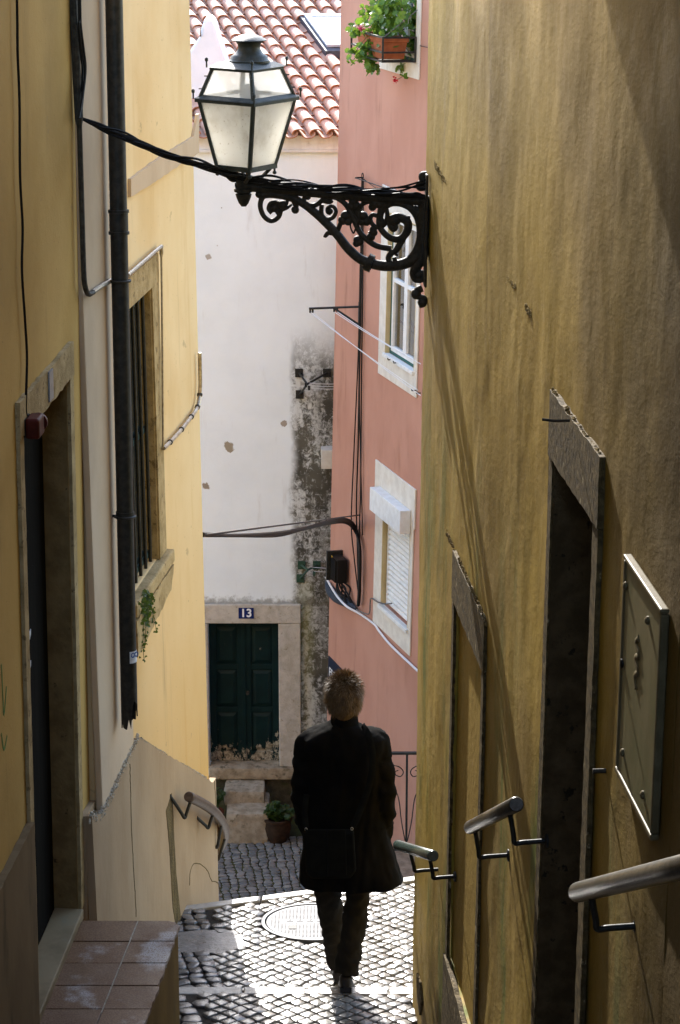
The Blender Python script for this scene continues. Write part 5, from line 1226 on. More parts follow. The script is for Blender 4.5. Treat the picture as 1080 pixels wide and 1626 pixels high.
# left handrail, bending round the corner of the house
hp = [pl2(300, 1265, .13)]
c_w = L2.at(sC, 0, 0)
base = hp[0]
hp += [pl2(322, 1276, .13), pl2(338, 1287, .13)]; yh = hp[-1].y; hp += [at(350, 1301, yh + .45), at(357, 1318, yh + 1.0), at(356, 1332, yh + 1.5), at(351, 1344, yh + 2.0), at(345, 1353, yh + 2.5)]
hpS = smoothpts(hp, 6)
hroot = thing('handrail', hp[0], 'long rusty handrail on the left dado, bending down round the corner of the ochre house', 'handrail')
m_ = MB(); d0 = (hpS[1] - hpS[0]).normalized(); m_.tube([hpS[0], hpS[0] + d0 * .006] + hpS[1:], [.027, .031] + [.031] * (len(hpS) - 1), 20); m_.build('rail', M['rail_rust'], hroot, smooth=True, angle=50)
Lw = Wall((hd.x, hd.y), CB - hn * .03, 1)
for a, b in (((301, 1270), pl2(269.5, 1263, .04)), ((334, 1290), pl2(312.5, 1298, .04)), ((351, 1304), None), ((356, 1325), None), ((347, 1350), None)):
    if b is None:
        i = min(range(len(hpS)), key=lambda k: (ray(*a) * (hpS[k].y / ray(*a).y) + CAM - hpS[k]).length); q = hpS[i]; dl_ = q - Lw.O; b = Lw.at(dl_.dot(Lw.h), dl_.dot(Lw.w) - .16, 0)
    else:
        i = min(range(len(hpS)), key=lambda k: (ray(*a) * (hpS[k].y / ray(*a).y) + CAM - hpS[k]).length); q = hpS[i]
    low = q.lerp(b, .30); low.z = min(q.z - .09, b.z - .0) - .02
    m_ = MB(); m_.tube(smoothpts([q - V((0, 0, .025)), q.lerp(low, .6) - V((0, 0, .012)), low, low.lerp(b, .25), b], 5), .010, 8); m_.build('bracket', M['black_metal'], hroot, smooth=True)
# ================================================================== street lantern on its scrolled bracket
Bp = RW.p(680, 308)
BW = Wall((-math.cos(math.radians(12)), math.sin(math.radians(12))), Bp, 1)
def c4(x, y, off=0): return BW.p(360 + x / 3.1765, 260 + y / 3.1765, off)
bn = BW.n
lamp = thing('wall_lantern', Bp, 'four sided milky glass street lantern on a scrolled black iron bracket', 'street lamp')
br = MB(); br.tube([c4(60, 108), c4(240, 125), c4(520, 150), c4(800, 172), c4(1030, 188)], .026, 12); bar = br.build('bracket_arm', M['iron'], lamp, smooth=True)
m_ = MB()
def sw(pts, r0, r1=None, k=6, fl=.75):
    P = smoothpts([c4(*p) for p in pts], k); n_ = len(P); r1 = r0 if r1 is None else r1
    m_.tube(P, [.86 * (r0 + (r1 - r0) * i / (n_ - 1)) for i in range(n_)], 8, True, flat=(bn, fl))
def blob(x, y, r_, sx=1, sy=1): r_ *= .85; m_.lathe(c4(x, y), [(r_ * .3, -r_ * .8), (r_ * .85, -r_ * .45), (r_, 0), (r_ * .85, r_ * .45), (r_ * .3, r_ * .8)], 10, BW.h * sx, BW.w * sy, bn)
# main sweep from under the arm to the foot of the wall plate
sw([(180, 160), (215, 155), (262, 158), (320, 170), (385, 200), (455, 255), (515, 312), (560, 360), (610, 425), (665, 475), (720, 500), (790, 515), (860, 512), (915, 496), (965, 462), (1000, 410)], .020, .034)
m_.tube([c4(705, 492), c4(720, 500), c4(735, 506)], .045, 8, True, flat=(bn, .8))
# left end scroll
sw([(275, 152), (215, 152), (180, 172), (170, 215), (188, 265), (225, 288), (262, 268), (272, 225), (250, 195), (222, 200), (212, 228), (228, 250)], .016, .012)
sw([(188, 170), (168, 165), (156, 148), (160, 158)], .017, .009); blob(163, 155, .022)
sw([(250, 190), (255, 215), (250, 240)], .018, .010); sw([(250, 250), (285, 225), (305, 190), (300, 175)], .016, .008); sw([(262, 235), (300, 225), (330, 205)], .014, .006)
blob(283, 208, .028); blob(240, 225, .024)
sw([(345, 190), (350, 215), (345, 235)], .022, .010); blob(346, 232, .024)
# second scroll
sw([(415, 160), (395, 165), (392, 190), (415, 208), (450, 208), (490, 180), (540, 168), (590, 195), (620, 235), (645, 290), (672, 345), (710, 385), (760, 415), (830, 428)], .012, .018)
sw([(480, 205), (478, 250), (500, 278), (535, 272), (552, 240), (535, 215), (510, 222), (508, 245), (525, 252)], .014, .009)
blob(408, 164, .022); blob(510, 190, .024, 1.4, .7); blob(522, 240, .018)
# leafy stems in the middle
sw([(640, 180), (640, 215), (655, 260), (668, 300)], .016, .008); sw([(668, 300), (640, 260), (600, 270), (575, 300), (560, 340)], .014, .014)
for a in ((640, 190, .03), (628, 212, .026), (656, 212, .026), (600, 262, .03), (585, 285, .028), (612, 290, .026), (690, 265, .03), (705, 290, .028), (682, 292, .026), (740, 345, .026), (728, 368, .026), (738, 330, .02), (660, 385, .026), (672, 395, .024), (655, 402, .022), (745, 200, .032), (770, 205, .026), (735, 218, .024)): blob(*a)
sw([(668, 300), (665, 240), (690, 200), (740, 190), (790, 205), (810, 250), (800, 300), (770, 320), (740, 310), (725, 280), (735, 258), (758, 262)], .014, .013)
sw([(728, 340), (735, 380)], .018, .012)
sw([(625, 275), (625, 320), (640, 350), (650, 325)], .005, .005)
# inner C and its beast-headed end
sw([(775, 225), (768, 300), (790, 345), (830, 375), (875, 378), (908, 345), (915, 305), (900, 280)], .015, .026)
sw([(905, 285), (865, 268), (830, 280), (825, 305), (840, 330), (852, 318), (848, 300)], .026, .014); sw([(890, 285), (915, 275), (918, 262)], .016, .008); blob(850, 285, .03, 1.2)
sw([(895, 365), (865, 420), (850, 440), (825, 455), (815, 480), (830, 498), (848, 490), (845, 470)], .02, .012); sw([(850, 430), (852, 455), (865, 462)], .012, .006)
# big ring along the wall
sw([(790, 300), (775, 270), (790, 225), (830, 200), (880, 200), (930, 225), (965, 275), (978, 340), (972, 400), (950, 450), (920, 490)], .017, .026)
# wall plate, hooks and finials
sw([(1000, 195), (1000, 300), (990, 400), (985, 470), (960, 515), (945, 550), (955, 580), (985, 580), (992, 555), (970, 545)], .042, .014)
sw([(940, 225), (975, 250), (1000, 300)], .02, .035)
sw([(1010, 55), (985, 60), (990, 95), (970, 105), (975, 122), (1005, 120)], .020, .018)
sw([(985, 628), (960, 640), (948, 665), (975, 672), (998, 680), (995, 710), (972, 718)], .022, .012); blob(955, 655, .03); blob(985, 700, .026); blob(968, 563, .028)
sw([(545, 350), (515, 348), (498, 365), (495, 372)], .018, .008)
scr = m_.build('scrollwork', M['iron'], lamp, smooth=True, angle=60)
m_ = MB(); m_.box(RW.at((Bp - RW.O).dot(RW.h) - .03, (Bp - RW.O).dot(RW.w) - .17, .012), RW.h * .03, RW.w * .27, RW.n * .006); bevel(m_.build('mounting_plate', M['iron'], lamp), .006, 2)
# acorn under the arm end
pt = c4(85, 105); m_ = MB(); m_.lathe(pt, [(.012, -.105), (.024, -.09), (.036, -.06), (.040, -.045), (.030, -.04), (.046, -.034), (.046, -.02), (.034, -.012), (.040, .03), (.020, .04)], 16); m_.tube([c4(45, 108), c4(62, 107)], .016, 8); m_.build('finial', M['iron'], lamp, smooth=True, angle=50)
# lantern body
YL = pt.y
def lz(py): return at(393, py, YL).z
axis = at(393, 200, YL); ax_x = axis.x + .0
dep = (axis - CAM).dot(V((0, CO, -SI))); kpx = F / dep
e1 = V((-.813, .582, 0)); e2 = V((.582, .813, 0)); e2 = V((-e1.y * -1, 0, 0)) if False else V((.582, .813, 0))
def sq(side_px, z, cx_px=393):
    a = side_px / kpx / 2; c = V((at(cx_px, 200, YL).x, YL, z))
    return [c - e1 * a - e2 * a, c + e1 * a - e2 * a, c + e1 * a + e2 * a, c - e1 * a + e2 * a]
zB, zM, zU = lz(264), lz(157), lz(107)
qb, qm, qu = sq(65, zB, 390), sq(108, zM, 393), sq(76, zU, 393)
m_ = MB()
def ringbar(m_, q, w_, h_):
    for k in range(4):
        a, b = q[k], q[(k + 1) % 4]; d_ = (b - a).normalized(); nn = d_.cross(V((0, 0, 1)))
        m_.box((a + b) / 2, (b - a) / 2 + d_ * w_ * .9, nn * w_, V((0, 0, h_)))
ringbar(m_, qb, .010, .012); ringbar(m_, qm, .016, .010); ringbar(m_, qu, .012, .009)
qm2 = sq(121, zM + .006, 393); 
m_.add(qm2 + sq(104, zM + .024, 393), [[k, (k + 1) % 4, 4 + (k + 1) % 4, 4 + k] for k in range(4)] + [[0, 1, 2, 3]])
qu2 = sq(90, zU + .004)
m_.add(qu2 + sq(60, zU + .028), [[k, (k + 1) % 4, 4 + (k + 1) % 4, 4 + k] for k in range(4)] + [[0, 1, 2, 3], [4, 5, 6, 7]])
for k in range(4):
    m_.tube([qb[k], qm[k]], .0115, 6); m_.tube([qm[k], qu[k]], .011, 6)
m_.build('frame', M['verdigris'], lamp)
for k in range(4):   # little knobs
    for q_, z_, r_ in ((qm2[k], zM + .02, .008), (qu2[k], zU + .018, .008)):
        w_ = MB(); w_.lathe(V((q_.x, q_.y, z_)), [(.004, -.015), (.004, .012), (r_, .016), (r_, .026), (.003, .032)], 8); w_.build('knob', M['verdigris'], lamp, smooth=True)
    w_ = MB(); w_.lathe(qb[k] + V((0, 0, -.012)), [(.006, .004), (.005, -.012), (.010, -.018), (.009, -.026), (.003, -.03)], 8); w_.build('knob', M['verdigris'], lamp, smooth=True)
    for u_ in (.35, .75):
        c_ = qm[k].lerp(qu[k], u_); d_ = (c_ - V((axis.x, YL, c_.z))).normalized(); w_ = MB(); w_.tube([c_, c_ + d_ * .025], .0035, 5); w_.build('catch', M['verdigris'], lamp)
for qa, qc, mt, ins in ((qb, qm, M['frosted'], .004), (qm, qu, M['opal'], .004)):
    for k in range(4):
        a, b, c_, d_ = qa[k], qa[(k + 1) % 4], qc[(k + 1) % 4], qc[k]
        g = (a + b + c_ + d_) / 4; P = [g + (p - g) * .965 for p in (a, b, c_, d_)]; nn = (P[1] - P[0]).cross(P[3] - P[0]).normalized()
        w_ = MB(); w_.prism([p - nn * .002 for p in P], nn * .004); w_.build('pane', mt, lamp)
# ventilated chimney
m_ = MB(); cz = lz(100)
hs_ = (lz(62) - lz(100)); cpt = V((at(396, 100, YL).x, YL, zU + .024))
m_.lathe(cpt, [(.098, 0), (.098, .010), (.090, .016), (.086, .030), (.070, .040), (.060, .052), (.052, .068), (.055, .084), (.064, .096), (.080, .101), (.083, .105), (.060, .119), (.030, .129), (.008, .132)], 24)
m_.build('chimney_cap', M['verdigris'], lamp, smooth=True, angle=50)
# cradle under the body
for q_ in qb:
    c0_ = q_ + V((0, 0, -.012)); c1_ = V((pt.x, pt.y, pt.z + .03)); mid = c0_.lerp(c1_, .55) + V((0, 0, -.028)); w_ = MB(); w_.tube(smoothpts([c0_.lerp(V((axis.x, YL, c0_.z)), .15), mid, c1_], 8), .009, 8); w_.build('cradle_bar', M['iron'], lamp, smooth=True)
# lamp inside
w_ = MB(); c_ = V((axis.x, YL, zB)); w_.tube([c_ + V((0, 0, -.05)), c_ + V((0, 0, .05))], .012, 8); w_.build('lamp_holder', M['fitting'], lamp)
w_ = MB(); w_.lathe(c_ + V((0, 0, .05)), [(.018, 0), (.034, .05), (.036, .16), (.026, .21), (.008, .225)], 14); w_.build('bulb', pm('bulb_glass', (.45, .45, .43), rough=.3), lamp, smooth=True)
w_ = MB(); w_.lathe(V((axis.x + .012, YL, zM)), [(.045, .004), (.048, .02), (.032, .055), (.018, .07)], 12); w_.build('burner', M['fitting'], lamp, smooth=True)
w_ = MB(); w_.tube([V((axis.x - .02, YL - .02, zM + .01)), V((axis.x - .015, YL - .02, zU))], .010, 8); w_.build('gas_pipe', M['iron'], lamp)

# bundle of cables from the left wall, laid along the bracket arm
broot = thing('overhead_cables', pl2(131, 188, .05), 'twisted bundle of black cables crossing the alley from the left wall to the lamp bracket', 'cable')
r = random.Random(12)
pa = pl2(130, 188, .06)
key = [(130, 188), (160, 201), (200, 218), (250, 238), (300, 257), (345, 270), (388, 282), (450, 290), (520, 299), (590, 304), (640, 309), (678, 313)]
def ky(x): return pa.y + (YL - .03 - pa.y) * min(1, (x - 130) / 258) if x < 388 else c4((x - 360) * 3.1765, 120).y - .03
for k in range(13):
    ph = r.random() * 6.28; amp = r.uniform(2, 6.0); fr_q = r.uniform(.02, .055); dr_ = r.uniform(-4, 8)
    pts = []
    for x in range(130, 679, 14):
        i = max(j for j in range(len(key)) if key[j][0] <= x); a, b = key[i], key[min(i + 1, len(key) - 1)]
        y = a[1] + (b[1] - a[1]) * ((x - a[0]) / (b[0] - a[0]) if b[0] != a[0] else 0)
        env = min(1, (x - 126) / 40) * min(1, (690 - x) / 50)
        pts.append(at(x, y + env * (amp * math.sin(ph + x * fr_q) + dr_ * math.sin(math.pi * (x - 130) / 548) + (5 if k == 0 else 0) * math.sin(math.pi * min(1, (x - 130) / 260))), ky(x) + env * .03 * math.cos(ph + x * fr_q)))
    w_ = MB(); w_.tube(smoothpts(pts, 2), r.choice((.0036, .0042, .005, .006)), 6); w_.build('cable', M['wire'], broot, smooth=True)
for pts in ([(588, 304), (610, 300), (640, 296), (668, 288), (680, 284)], [(610, 307), (640, 302), (668, 292), (680, 290)], [(640, 312), (662, 306), (676, 316), (681, 335)], [(560, 301), (600, 300), (650, 297), (676, 300)]):
    P = smoothpts([at(x, y, ky(x) - .01) for x, y in pts], 5); w_ = MB(); w_.tube(P, .005, 5); w_.build('cable', M['wire'], broot, smooth=True)

# ================================================================== the man walking down
MX, MY = at(546, 1565, 11.75).x, 11.655
man = thing('person', (MX, MY, ZT), 'man in a long black coat seen from behind walking down the steps', 'person')
o = V((MX, MY, ZT))
def loft(mb, rings, n=28, cap=True):
    """rings: (z, cx, cy, rx, ry, power)"""
    vs = []
    for z, cx_, cy_, rx_, ry_, pw_ in rings:
        for k in range(n):
            a = 6.2831853 * k / n; c, s = math.cos(a), math.sin(a)
            vs.append(o + V((cx_ + rx_ * math.copysign(abs(c) ** (2 / pw_), c), cy_ + ry_ * math.copysign(abs(s) ** (2 / pw_), s), z)))
    m = len(rings); mb.add(vs, [[i * n + k, i * n + (k + 1) % n, (i + 1) * n + (k + 1) % n, (i + 1) * n + k] for i in range(m - 1) for k in range(n)] + ([list(range(n))[::-1], [(m - 1) * n + k for k in range(n)]] if cap else []))
def limb(mb, pts, rs, n=16, k=5):
    P = smoothpts([o + V(p) for p in pts], k); R = []
    for i in range(len(rs) - 1):
        for j in range(k): R.append(rs[i] + (rs[i + 1] - rs[i]) * j / k)
    R.append(rs[-1]); mb.tube(P, R, n)
def cap_sphere(mb, c, r_): mb.lathe(o + V(c), [(r_ * math.sin(math.pi * i / 8) + 1e-4, -r_ * math.cos(math.pi * i / 8)) for i in range(9)], 16)
# ---- bare body: one continuous skin of neck, head, trunk, arms with fingers and legs
SK = []   # (name, position, radius, parent)
def sk(nm, p, r_, par=None): SK.append((nm, p, r_, par))
LA = [(-.165, -.005, 1.40), (-.212, -.045, 1.15), (-.186, .055, .895)]
RA = [(.165, -.005, 1.39), (.218, -.045, 1.14), (.204, .045, .885)]
sk('pelvis', (0, 0, .95), .12); sk('waist', (0, .0, 1.10), .11, 'pelvis'); sk('chest', (0, .0, 1.30), .125, 'waist'); sk('neckb', (0, -.005, 1.48), .060, 'chest'); sk('neck', (0, .008, 1.55), .055, 'neckb')
for sgn, A in (('l', LA), ('r', RA)):
    sk(sgn + 'sh', A[0], .055, 'chest'); sk(sgn + 'el', A[1], .042, sgn + 'sh'); sk(sgn + 'wr', A[2], .028, sgn + 'el')
    w_ = V(A[2]); hd_ = V((0.01 if sgn == 'l' else -.01, .035, -.075))
    sk(sgn + 'pm', tuple(w_ + hd_ * .75), .034, sgn + 'wr'); 
LEGS = {'l': [(-.085, .01, .92), (-.090, .08, .68), (-.085, .165, .45), (-.056, .27, .17), (-.026, .385, -.085)], 'r': [(.084, .0, .92), (.083, .03, .70), (.072, .06, .48), (.042, .02, .26), (.011, -.040, .085)]}
for sgn, A in LEGS.items():
    sk(sgn + 'hp', A[0], .070, 'pelvis'); sk(sgn + 'th', A[1], .058, sgn + 'hp'); sk(sgn + 'kn', A[2], .044, sgn + 'th'); sk(sgn + 'ca', A[3], .040, sgn + 'kn'); sk(sgn + 'an', A[4], .030, sgn + 'ca'); sk(sgn + 'to', tuple(V(A[4]) + V((0, .12, -.055 if sgn == 'r' else -.03))), .022, sgn + 'an')
ix = {s[0]: i for i, s in enumerate(SK)}
me = bpy.data.meshes.new('body'); me.from_pydata([s[1] for s in SK], [(i, ix[s[3]]) for i, s in enumerate(SK) if s[3]], [])
body = bpy.data.objects.new('body', me); COL.objects.link(body); body.parent = man; body['_w'] = o[:]
mod = body.modifiers.new('skin', 'SKIN'); sv_ = me.skin_vertices[0].data
for i, s in enumerate(SK): sv_[i].radius = (s[2], s[2]); sv_[i].use_root = (i == 0)
me.materials.append(M['skin']); modmesh(body, [('SUBSURF', {'levels': 2, 'render_levels': 2})]) if False else None
sub_ = body.modifiers.new('sub', 'SUBSURF'); sub_.levels = 2; sub_.render_levels = 2
dg = bpy.context.evaluated_depsgraph_get(); dg.update()
bme = bpy.data.meshes.new_from_object(body.evaluated_get(dg)); body.modifiers.clear()
# head and fingers joined on and remeshed into the same surface
hb = MB(); hb.v = [o + v.co for v in bme.vertices]; hb.f = [list(p.vertices) for p in bme.polygons]; hb.m = [0] * len(hb.f)
hy = .022
loft(hb, [(1.53, 0, hy - .005, .052, .055, 2), (1.555, 0, hy + .015, .055, .070, 2.1), (1.575, 0, hy + .02, .062, .088, 2.1), (1.61, 0, hy + .015, .068, .098, 2.1), (1.65, 0, hy + .01, .074, .100, 2), (1.69, 0, hy + .004, .076, .100, 2), (1.725, 0, hy, .072, .094, 2), (1.755, 0, hy, .056, .074, 2), (1.775, 0, hy, .028, .038, 2), (1.780, 0, hy, .006, .008, 2)])
hb.tube([o + V((0, hy + .100, 1.675)), o + V((0, hy + .122, 1.642)), o + V((0, hy + .104, 1.632))], [.010, .015, .012], 8)                 # nose
for s_ in (-1, 1):
    hb.tube([o + V((s_ * .072, hy - .004, 1.685)), o + V((s_ * .083, hy - .014, 1.668)), o + V((s_ * .080, hy - .008, 1.645)), o + V((s_ * .072, hy + .002, 1.630))], [.009, .012, .010, .007], 8)   # ears
    hb.tube([o + V((s_ * .016, hy + .098, 1.688)), o + V((s_ * .046, hy + .086, 1.690))], [.010, .008], 8)      # brow
hb.tube([o + V((-.024, hy + .100, 1.603)), o + V((0, hy + .106, 1.601)), o + V((.024, hy + .100, 1.603))], [.005, .008, .005], 8)  # lips
hb.tube([o + V((-.022, hy + .084, 1.562)), o + V((.022, hy + .084, 1.562))], .014, 8)                            # chin
for sgn, A in (('l', LA), ('r', RA)):
    sx = 1 if sgn == 'l' else -1
    pal = V(A[2]) + V((sx * .008, .030, -.065))
    for q, (L, off) in enumerate(((.072, .026), (.082, .010), (.076, -.008), (.060, -.024))):      # fingers, bent inwards at the knuckles
        a = pal + V((0, off, -.010)); b = a + V((sx * .006, off * .12, -L * .5)); c = b + V((sx * .018, .002, -L * .32)); d = c + V((sx * .022, .002, -L * .16))
        hb.tube([o + a, o + b, o + c, o + d], [.0095, .009, .0085, .007], 8)
    a = pal + V((sx * .006, .032, .020)); hb.tube([o + a, o + a + V((sx * .014, .022, -.025)), o + a + V((sx * .022, .026, -.052))], [.012, .011, .008], 8)
k0 = body.data; body.data = bpy.data.meshes.new('body'); bpy.data.meshes.remove(k0); bpy.data.meshes.remove(bme)
body.data.from_pydata([tuple(v - o) for v in hb.v], [], hb.f); body.data.materials.append(M['skin'])
modmesh(body, [('REMESH', {'mode': 'VOXEL', 'voxel_size': .0055}), ('SMOOTH', {'iterations': 4, 'factor': .5})])
# eyes
for s_ in (-1, 1):
    m_ = MB(); m_.lathe(o + V((s_ * .031, hy + .088, 1.668)), [(.012 * math.sin(math.pi * i / 8) + 1e-4, -.012 * math.cos(math.pi * i / 8)) for i in range(9)], 12, (1, 0, 0), (0, 0, 1), (0, -1, 0)); m_.build('eye', M['enamel_white'], man, smooth=True)
# ---- trousers
def cloth(mb, name, mat, vox, amp, sc_, it=3, fold=None):
    ob = mb.build(name, mat, man); modmesh(ob, [('REMESH', {'mode': 'VOXEL', 'voxel_size': vox}), ('SMOOTH', {'iterations': it, 'factor': .5})])
    me_ = ob.data
    nrm = [v.normal.copy() for v in me_.vertices]
    for v, n_ in zip(me_.vertices, nrm):
        p = v.co; d_ = noise.fractal(V((p.x * sc_[0], p.y * sc_[1], p.z * sc_[2])), 1, 2, 3) * amp
        if fold: d_ += fold(p)
        v.co = p + n_ * d_
    if name == 'coat':
        for v in me_.vertices: v.co.z = max(v.co.z, .632 + .012 * noise.noise(v.co * 6))
    return ob
tr = MB(); loft(tr, [(.80, 0, .0, .165, .115, 2.3), (.90, 0, 0, .17, .12, 2.3), (1.02, 0, 0, .165, .115, 2.3)])
limb(tr, [(-.088, .01, .92), (-.092, .08, .68), (-.086, .165, .45), (-.056, .27, .17), (-.028, .37, -.075)], [.090, .080, .072, .066, .062])
limb(tr, [(.086, .0, .92), (.084, .03, .70), (.072, .06, .48), (.042, .02, .26), (.012, -.040, .075)], [.088, .074, .064, .064, .070])
def tfold(p):
    z = p.z; return .004 * math.sin(z * 75 + 3 * math.sin(p.x * 30)) * (1 if .05 < z < .28 or .40 < z < .52 else .3) 
cloth(tr, 'trousers', M['trouser'], .010, .010, (14, 14, 7), 4, tfold)
# ---- shoes
for nm, A, th_, y_, z_ in (('l', LEGS['l'][4], -.25, .40, 0), ('r', LEGS['r'][4], -.55, -.045, 0)):
    a = V(A); m_ = MB(); fw_ = V((0, math.cos(th_), math.sin(th_))); upv = V((0, -math.sin(th_), math.cos(th_)))
    heel = a + V((0, -.035, -.035)) if nm == 'r' else a + V((0, -.035, -.045))
    vs = []; n = 16
    for u, wd, hh_ in ((-.035, .018, .05), (-.02, .032, .075), (.03, .036, .085), (.09, .038, .068), (.15, .046, .05), (.20, .044, .042), (.235, .032, .032), (.25, .012, .02)):
        for k in range(n):
            t = 6.2831853 * k / n; c, s = math.cos(t), math.sin(t)
            vs.append(o + heel + fw_ * u + V((1, 0, 0)) * wd * math.copysign(abs(c) ** .8, c) + upv * (hh_ * (.5 + .5 * math.copysign(abs(s) ** .7, s)) - .035))
    m_.add(vs, [[i * n + k, i * n + (k + 1) % n, (i + 1) * n + (k + 1) % n, (i + 1) * n + k] for i in range(7) for k in range(n)] + [list(range(n)), [7 * n + k for k in range(n)]])
    m_.box(o + heel + fw_ * .01 - upv * .045, (.031, 0, 0), fw_ * .036, upv * .012); m_.box(o + heel + fw_ * .165 - upv * .038, (.040, 0, 0), fw_ * .075, upv * .006)
    m_.build('shoe', M['shoe'], man, smooth=True, angle=50)
# ---- coat
ct = MB()
loft(ct, [(.56, .038, -.01, .288, .178, 2.5), (.64, .034, -.01, .274, .172, 2.5), (.72, .020, -.01, .251, .160, 2.5), (.82, .012, -.006, .234, .152, 2.5), (.95, .006, 0, .222, .145, 2.5), (1.08, 0, 0, .205, .135, 2.5), (1.20, 0, 0, .208, .138, 2.6), (1.32, 0, -.005, .212, .138, 2.7), (1.40, 0, -.006, .220, .128, 3.2), (1.455, 0, -.006, .219, .112, 3.4), (1.482, 0, -.006, .190, .098, 3.0), (1.505, 0, -.006, .120, .088, 2.2), (1.522, .0, -.004, .078, .078, 2), (1.53, 0, -.002, .066, .072, 2)], 40)
limb(ct, [(-.130, -.006, 1.43), (-.182, -.012, 1.425), (-.204, -.03, 1.30), (-.214, -.045, 1.15), (-.212, -.01, 1.00), (-.188, .05, .885)], [.050, .062, .060, .057, .053, .050])
limb(ct, [(.130, -.006, 1.42), (.182, -.012, 1.415), (.206, -.03, 1.29), (.220, -.045, 1.14), (.220, -.01, .99), (.205, .045, .870)], [.050, .062, .060, .058, .054, .051])
def cfold(p):
    d_ = 0
    d_ += -.010 * math.exp(-((p.x - .13 - (1.2 - p.z) * -.10) / .018) ** 2) * (1 if p.z < 1.27 and p.y < 0 else 0)          # long fold under the right arm
    d_ += .008 * math.sin((p.x * 34) + 1.5 * math.sin(p.z * 5)) * max(0, min(1, (1.0 - p.z) * 3)) 
    if abs(p.x) > .19 and .95 < p.z < 1.35: d_ += .006 * math.sin(p.z * 55 + p.x * 30 + 3 * noise.noise(p * 8))
    if abs(p.x - .005) < .004 and p.y < -.05 and p.z < .92: d_ -= .006
    return d_
cloth(ct, 'coat', M['coat'], .0085, .015, (9, 9, 3.6), 3, cfold)
cl = MB(); n = 36; vs = []
for z_, rx_, ry_ in ((1.488, .074, .084), (1.50, .080, .086), (1.53, .074, .080), (1.572, .068, .074), (1.576, .063, .069), (1.53, .064, .070), (1.495, .066, .072)):
    for k in range(n):
        a = 6.2831853 * k / n; vs.append(o + V((rx_ * math.cos(a) + .002, .004 + ry_ * math.sin(a) + (z_ - 1.49) * .12, z_ + (.018 * -math.sin(a)) + .004 * math.sin(3 * a))))
cl.add(vs, [[i * n + k, i * n + (k + 1) % n, (i + 1) * n + (k + 1) % n, (i + 1) * n + k] for i in range(6) for k in range(n)]); cl.build('collar', M['coat'], man, smooth=True)
# ---- hair: thousands of short tousled strands over the skull
hm = MB(); r = random.Random(99)
loft(hm, [(1.565, 0, hy - .030, .050, .062, 2), (1.60, 0, hy - .026, .070, .080, 2), (1.65, 0, hy - .018, .082, .095, 2), (1.70, 0, hy - .008, .084, .100, 2), (1.745, 0, hy + .002, .072, .090, 2), (1.775, 0, hy + .006, .044, .060, 2), (1.79, 0, hy + .004, .010, .014, 2)], 24)
for v in hm.v:
    d_ = noise.fractal((v - o) * 30, 1, 2, 3) * .003; c_ = o + V((0, hy, 1.67)); v += (v - c_).normalized() * d_
cen = V((0, hy - .004, 1.672))
for _ in range(12000):
    th_ = r.uniform(-math.pi, math.pi); ph = math.asin(r.uniform(-.72, 1.0))
    dx = V((math.cos(th_) * math.cos(ph), math.sin(th_) * math.cos(ph), math.sin(ph)))
    if dx.y > .35 and dx.z < .45: continue                      # keep the face clear
    base_ = o + cen + V((dx.x * .080, dx.y * .098, dx.z * .108))
    if base_.z < o.z + 1.575: continue
    cl_ = noise.noise_vector(base_ * 26) * .55
    crown = max(0, dx.z)
    dirv = (dx * (.55 + .25 * crown) + V((cl_.x, cl_.y - .25 * crown, cl_.z * .4 - .95 + .95 * crown)) + V((r.gauss(0, .15), r.gauss(0, .15), r.gauss(0, .13)))).normalized()
    L = r.uniform(.026, .052) * (1.0 if crown > .25 else .85)
    w_ = r.uniform(.0007, .0013); sd_ = dirv.cross(dx + V((r.gauss(0, .3), r.gauss(0, .3), r.gauss(0, .3)))).normalized() * w_
    mid = base_ + dirv * L * .55 + dx * .004; tip = base_ + dirv * L + V((0, 0, -.006)) + dx * .002
    hm.add([base_ - sd_, base_ + sd_, mid - sd_ * .8, mid + sd_ * .8, tip], [[0, 1, 3, 2], [2, 3, 4]])
hm.build('hair', M['hair'], man, smooth=True, angle=80)
man.scale = (1, 1, .985)
# ---- bag at the small of the back
def mp(px, py, dy): return at(px, py, MY + dy)
bag = thing('shoulder_bag', mp(518, 1396, -.20), 'dark flat shoulder bag with a broad flap hanging low on the back of the man', 'bag')
q = [mp(484, 1320, -.205), mp(552, 1320, -.205), mp(553, 1392, -.205), mp(490, 1396, -.205)]
m_ = MB(); m_.prism([mp(482, 1322, -.195), mp(562, 1322, -.195), mp(566, 1384, -.195), mp(557, 1396, -.195), mp(496, 1397, -.195), mp(486, 1388, -.195)][::-1], (0, .055, 0)); bevel(m_.build('body', M['bag'], bag, smooth=True), .012, 3)
m_ = MB(); m_.prism([mp(485, 1318, -.21), mp(549, 1318, -.21), mp(551, 1391, -.21), mp(497, 1394, -.21), mp(487, 1386, -.21)][::-1], (0, .010, 0)); flp = bevel(m_.build('flap', M['bag'], bag, smooth=True), .004, 2)
m_ = MB(); m_.tube([mp(520, 1320, -.212), mp(521, 1392, -.212)], .003, 5); m_.build('seam', M['bag_seam'], bag)
for p in ((486, 1317), (559, 1316)):
    c = mp(*p, -.205); m_ = MB(); m_.tube([c + V((.006 * math.cos(k * .6283), 0, .008 * math.sin(k * .6283))) for k in range(11)], .0018, 6); m_.build('ring', M['steel'], bag, smooth=True)
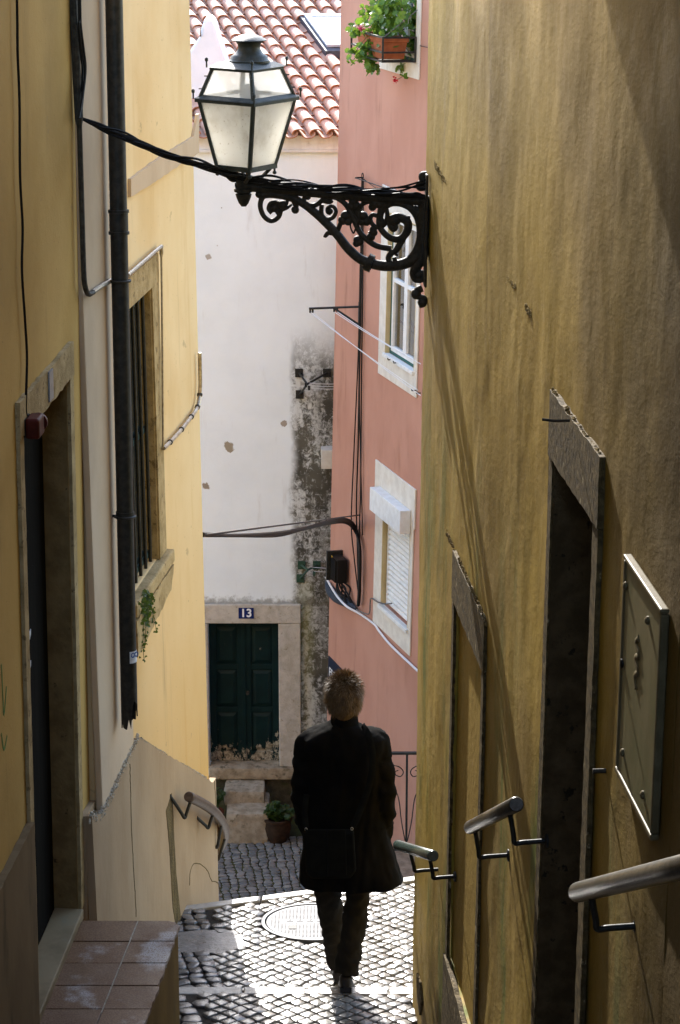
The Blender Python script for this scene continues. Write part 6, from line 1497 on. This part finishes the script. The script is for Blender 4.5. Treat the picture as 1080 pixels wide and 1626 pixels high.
m_ = MB(); P = smoothpts([mp(560, 1314, -.200), mp(575, 1280, -.17), mp(588, 1240, -.155), mp(592, 1200, -.145), mp(585, 1168, -.11), mp(576, 1152, -.03)], 6); m_.tube(P, .018, 8, True, flat=(V((0, 1, 0)), .22)); m_.build('strap', M['bag'], bag, smooth=True)
m_ = MB(); P = smoothpts([mp(486, 1314, -.200), mp(484, 1290, -.17), mp(487, 1262, -.15)], 6); m_.tube(P, .016, 8, True, flat=(V((0, 1, 0)), .22)); m_.build('strap', M['bag'], bag, smooth=True)
# ------------------------------------------------------------------ camera, light
cam = bpy.data.cameras.new('camera'); co = bpy.data.objects.new('camera', cam); COL.objects.link(co)
cam.sensor_fit = 'VERTICAL'; cam.sensor_height = 36; cam.lens = 36 * F / 1626; cam.clip_start = .05; cam.clip_end = 2000
co.location = CAM; co.rotation_euler = (math.pi / 2 - TH, 0, 0); SC.camera = co
SUN_AZ, SUN_EL = math.radians(-8.7), math.radians(29)      # azimuth measured from +Y towards +X
sd = V((math.sin(SUN_AZ) * math.cos(SUN_EL), math.cos(SUN_AZ) * math.cos(SUN_EL), math.sin(SUN_EL)))
li = bpy.data.lights.new('sun', 'SUN'); li.energy = 2.3; li.angle = math.radians(.5); li.color = (1, .96, .90)
lo = bpy.data.objects.new('sun', li); COL.objects.link(lo); lo.location = (0, 0, 40); lo.rotation_euler = (-sd).to_track_quat('-Z', 'Y').to_euler()
w = bpy.data.worlds.new('World'); SC.world = w; w.use_nodes = True
nt = w.node_tree; bg = nt.nodes['Background']; sk_ = nt.nodes.new('ShaderNodeTexSky'); sk_.sky_type = 'NISHITA'; sk_.sun_disc = False
sk_.sun_elevation = SUN_EL; sk_.sun_rotation = SUN_AZ
sk_.air_density = 1.0; sk_.dust_density = 0.8; sk_.ozone_density = 1.0
nt.links.new(sk_.outputs[0], bg.inputs[0]); bg.inputs[1].default_value = .15
SC.view_settings.view_transform = 'Standard'; SC.view_settings.look = 'None'; SC.view_settings.exposure = 2.38; SC.view_settings.gamma = 1
SC.cycles.max_bounces = 10; SC.cycles.diffuse_bounces = 6; SC.cycles.transparent_max_bounces = 12
SC.cycles.use_denoising = True
for ob in list(SC.objects):
    if '_w' in ob: del ob['_w']
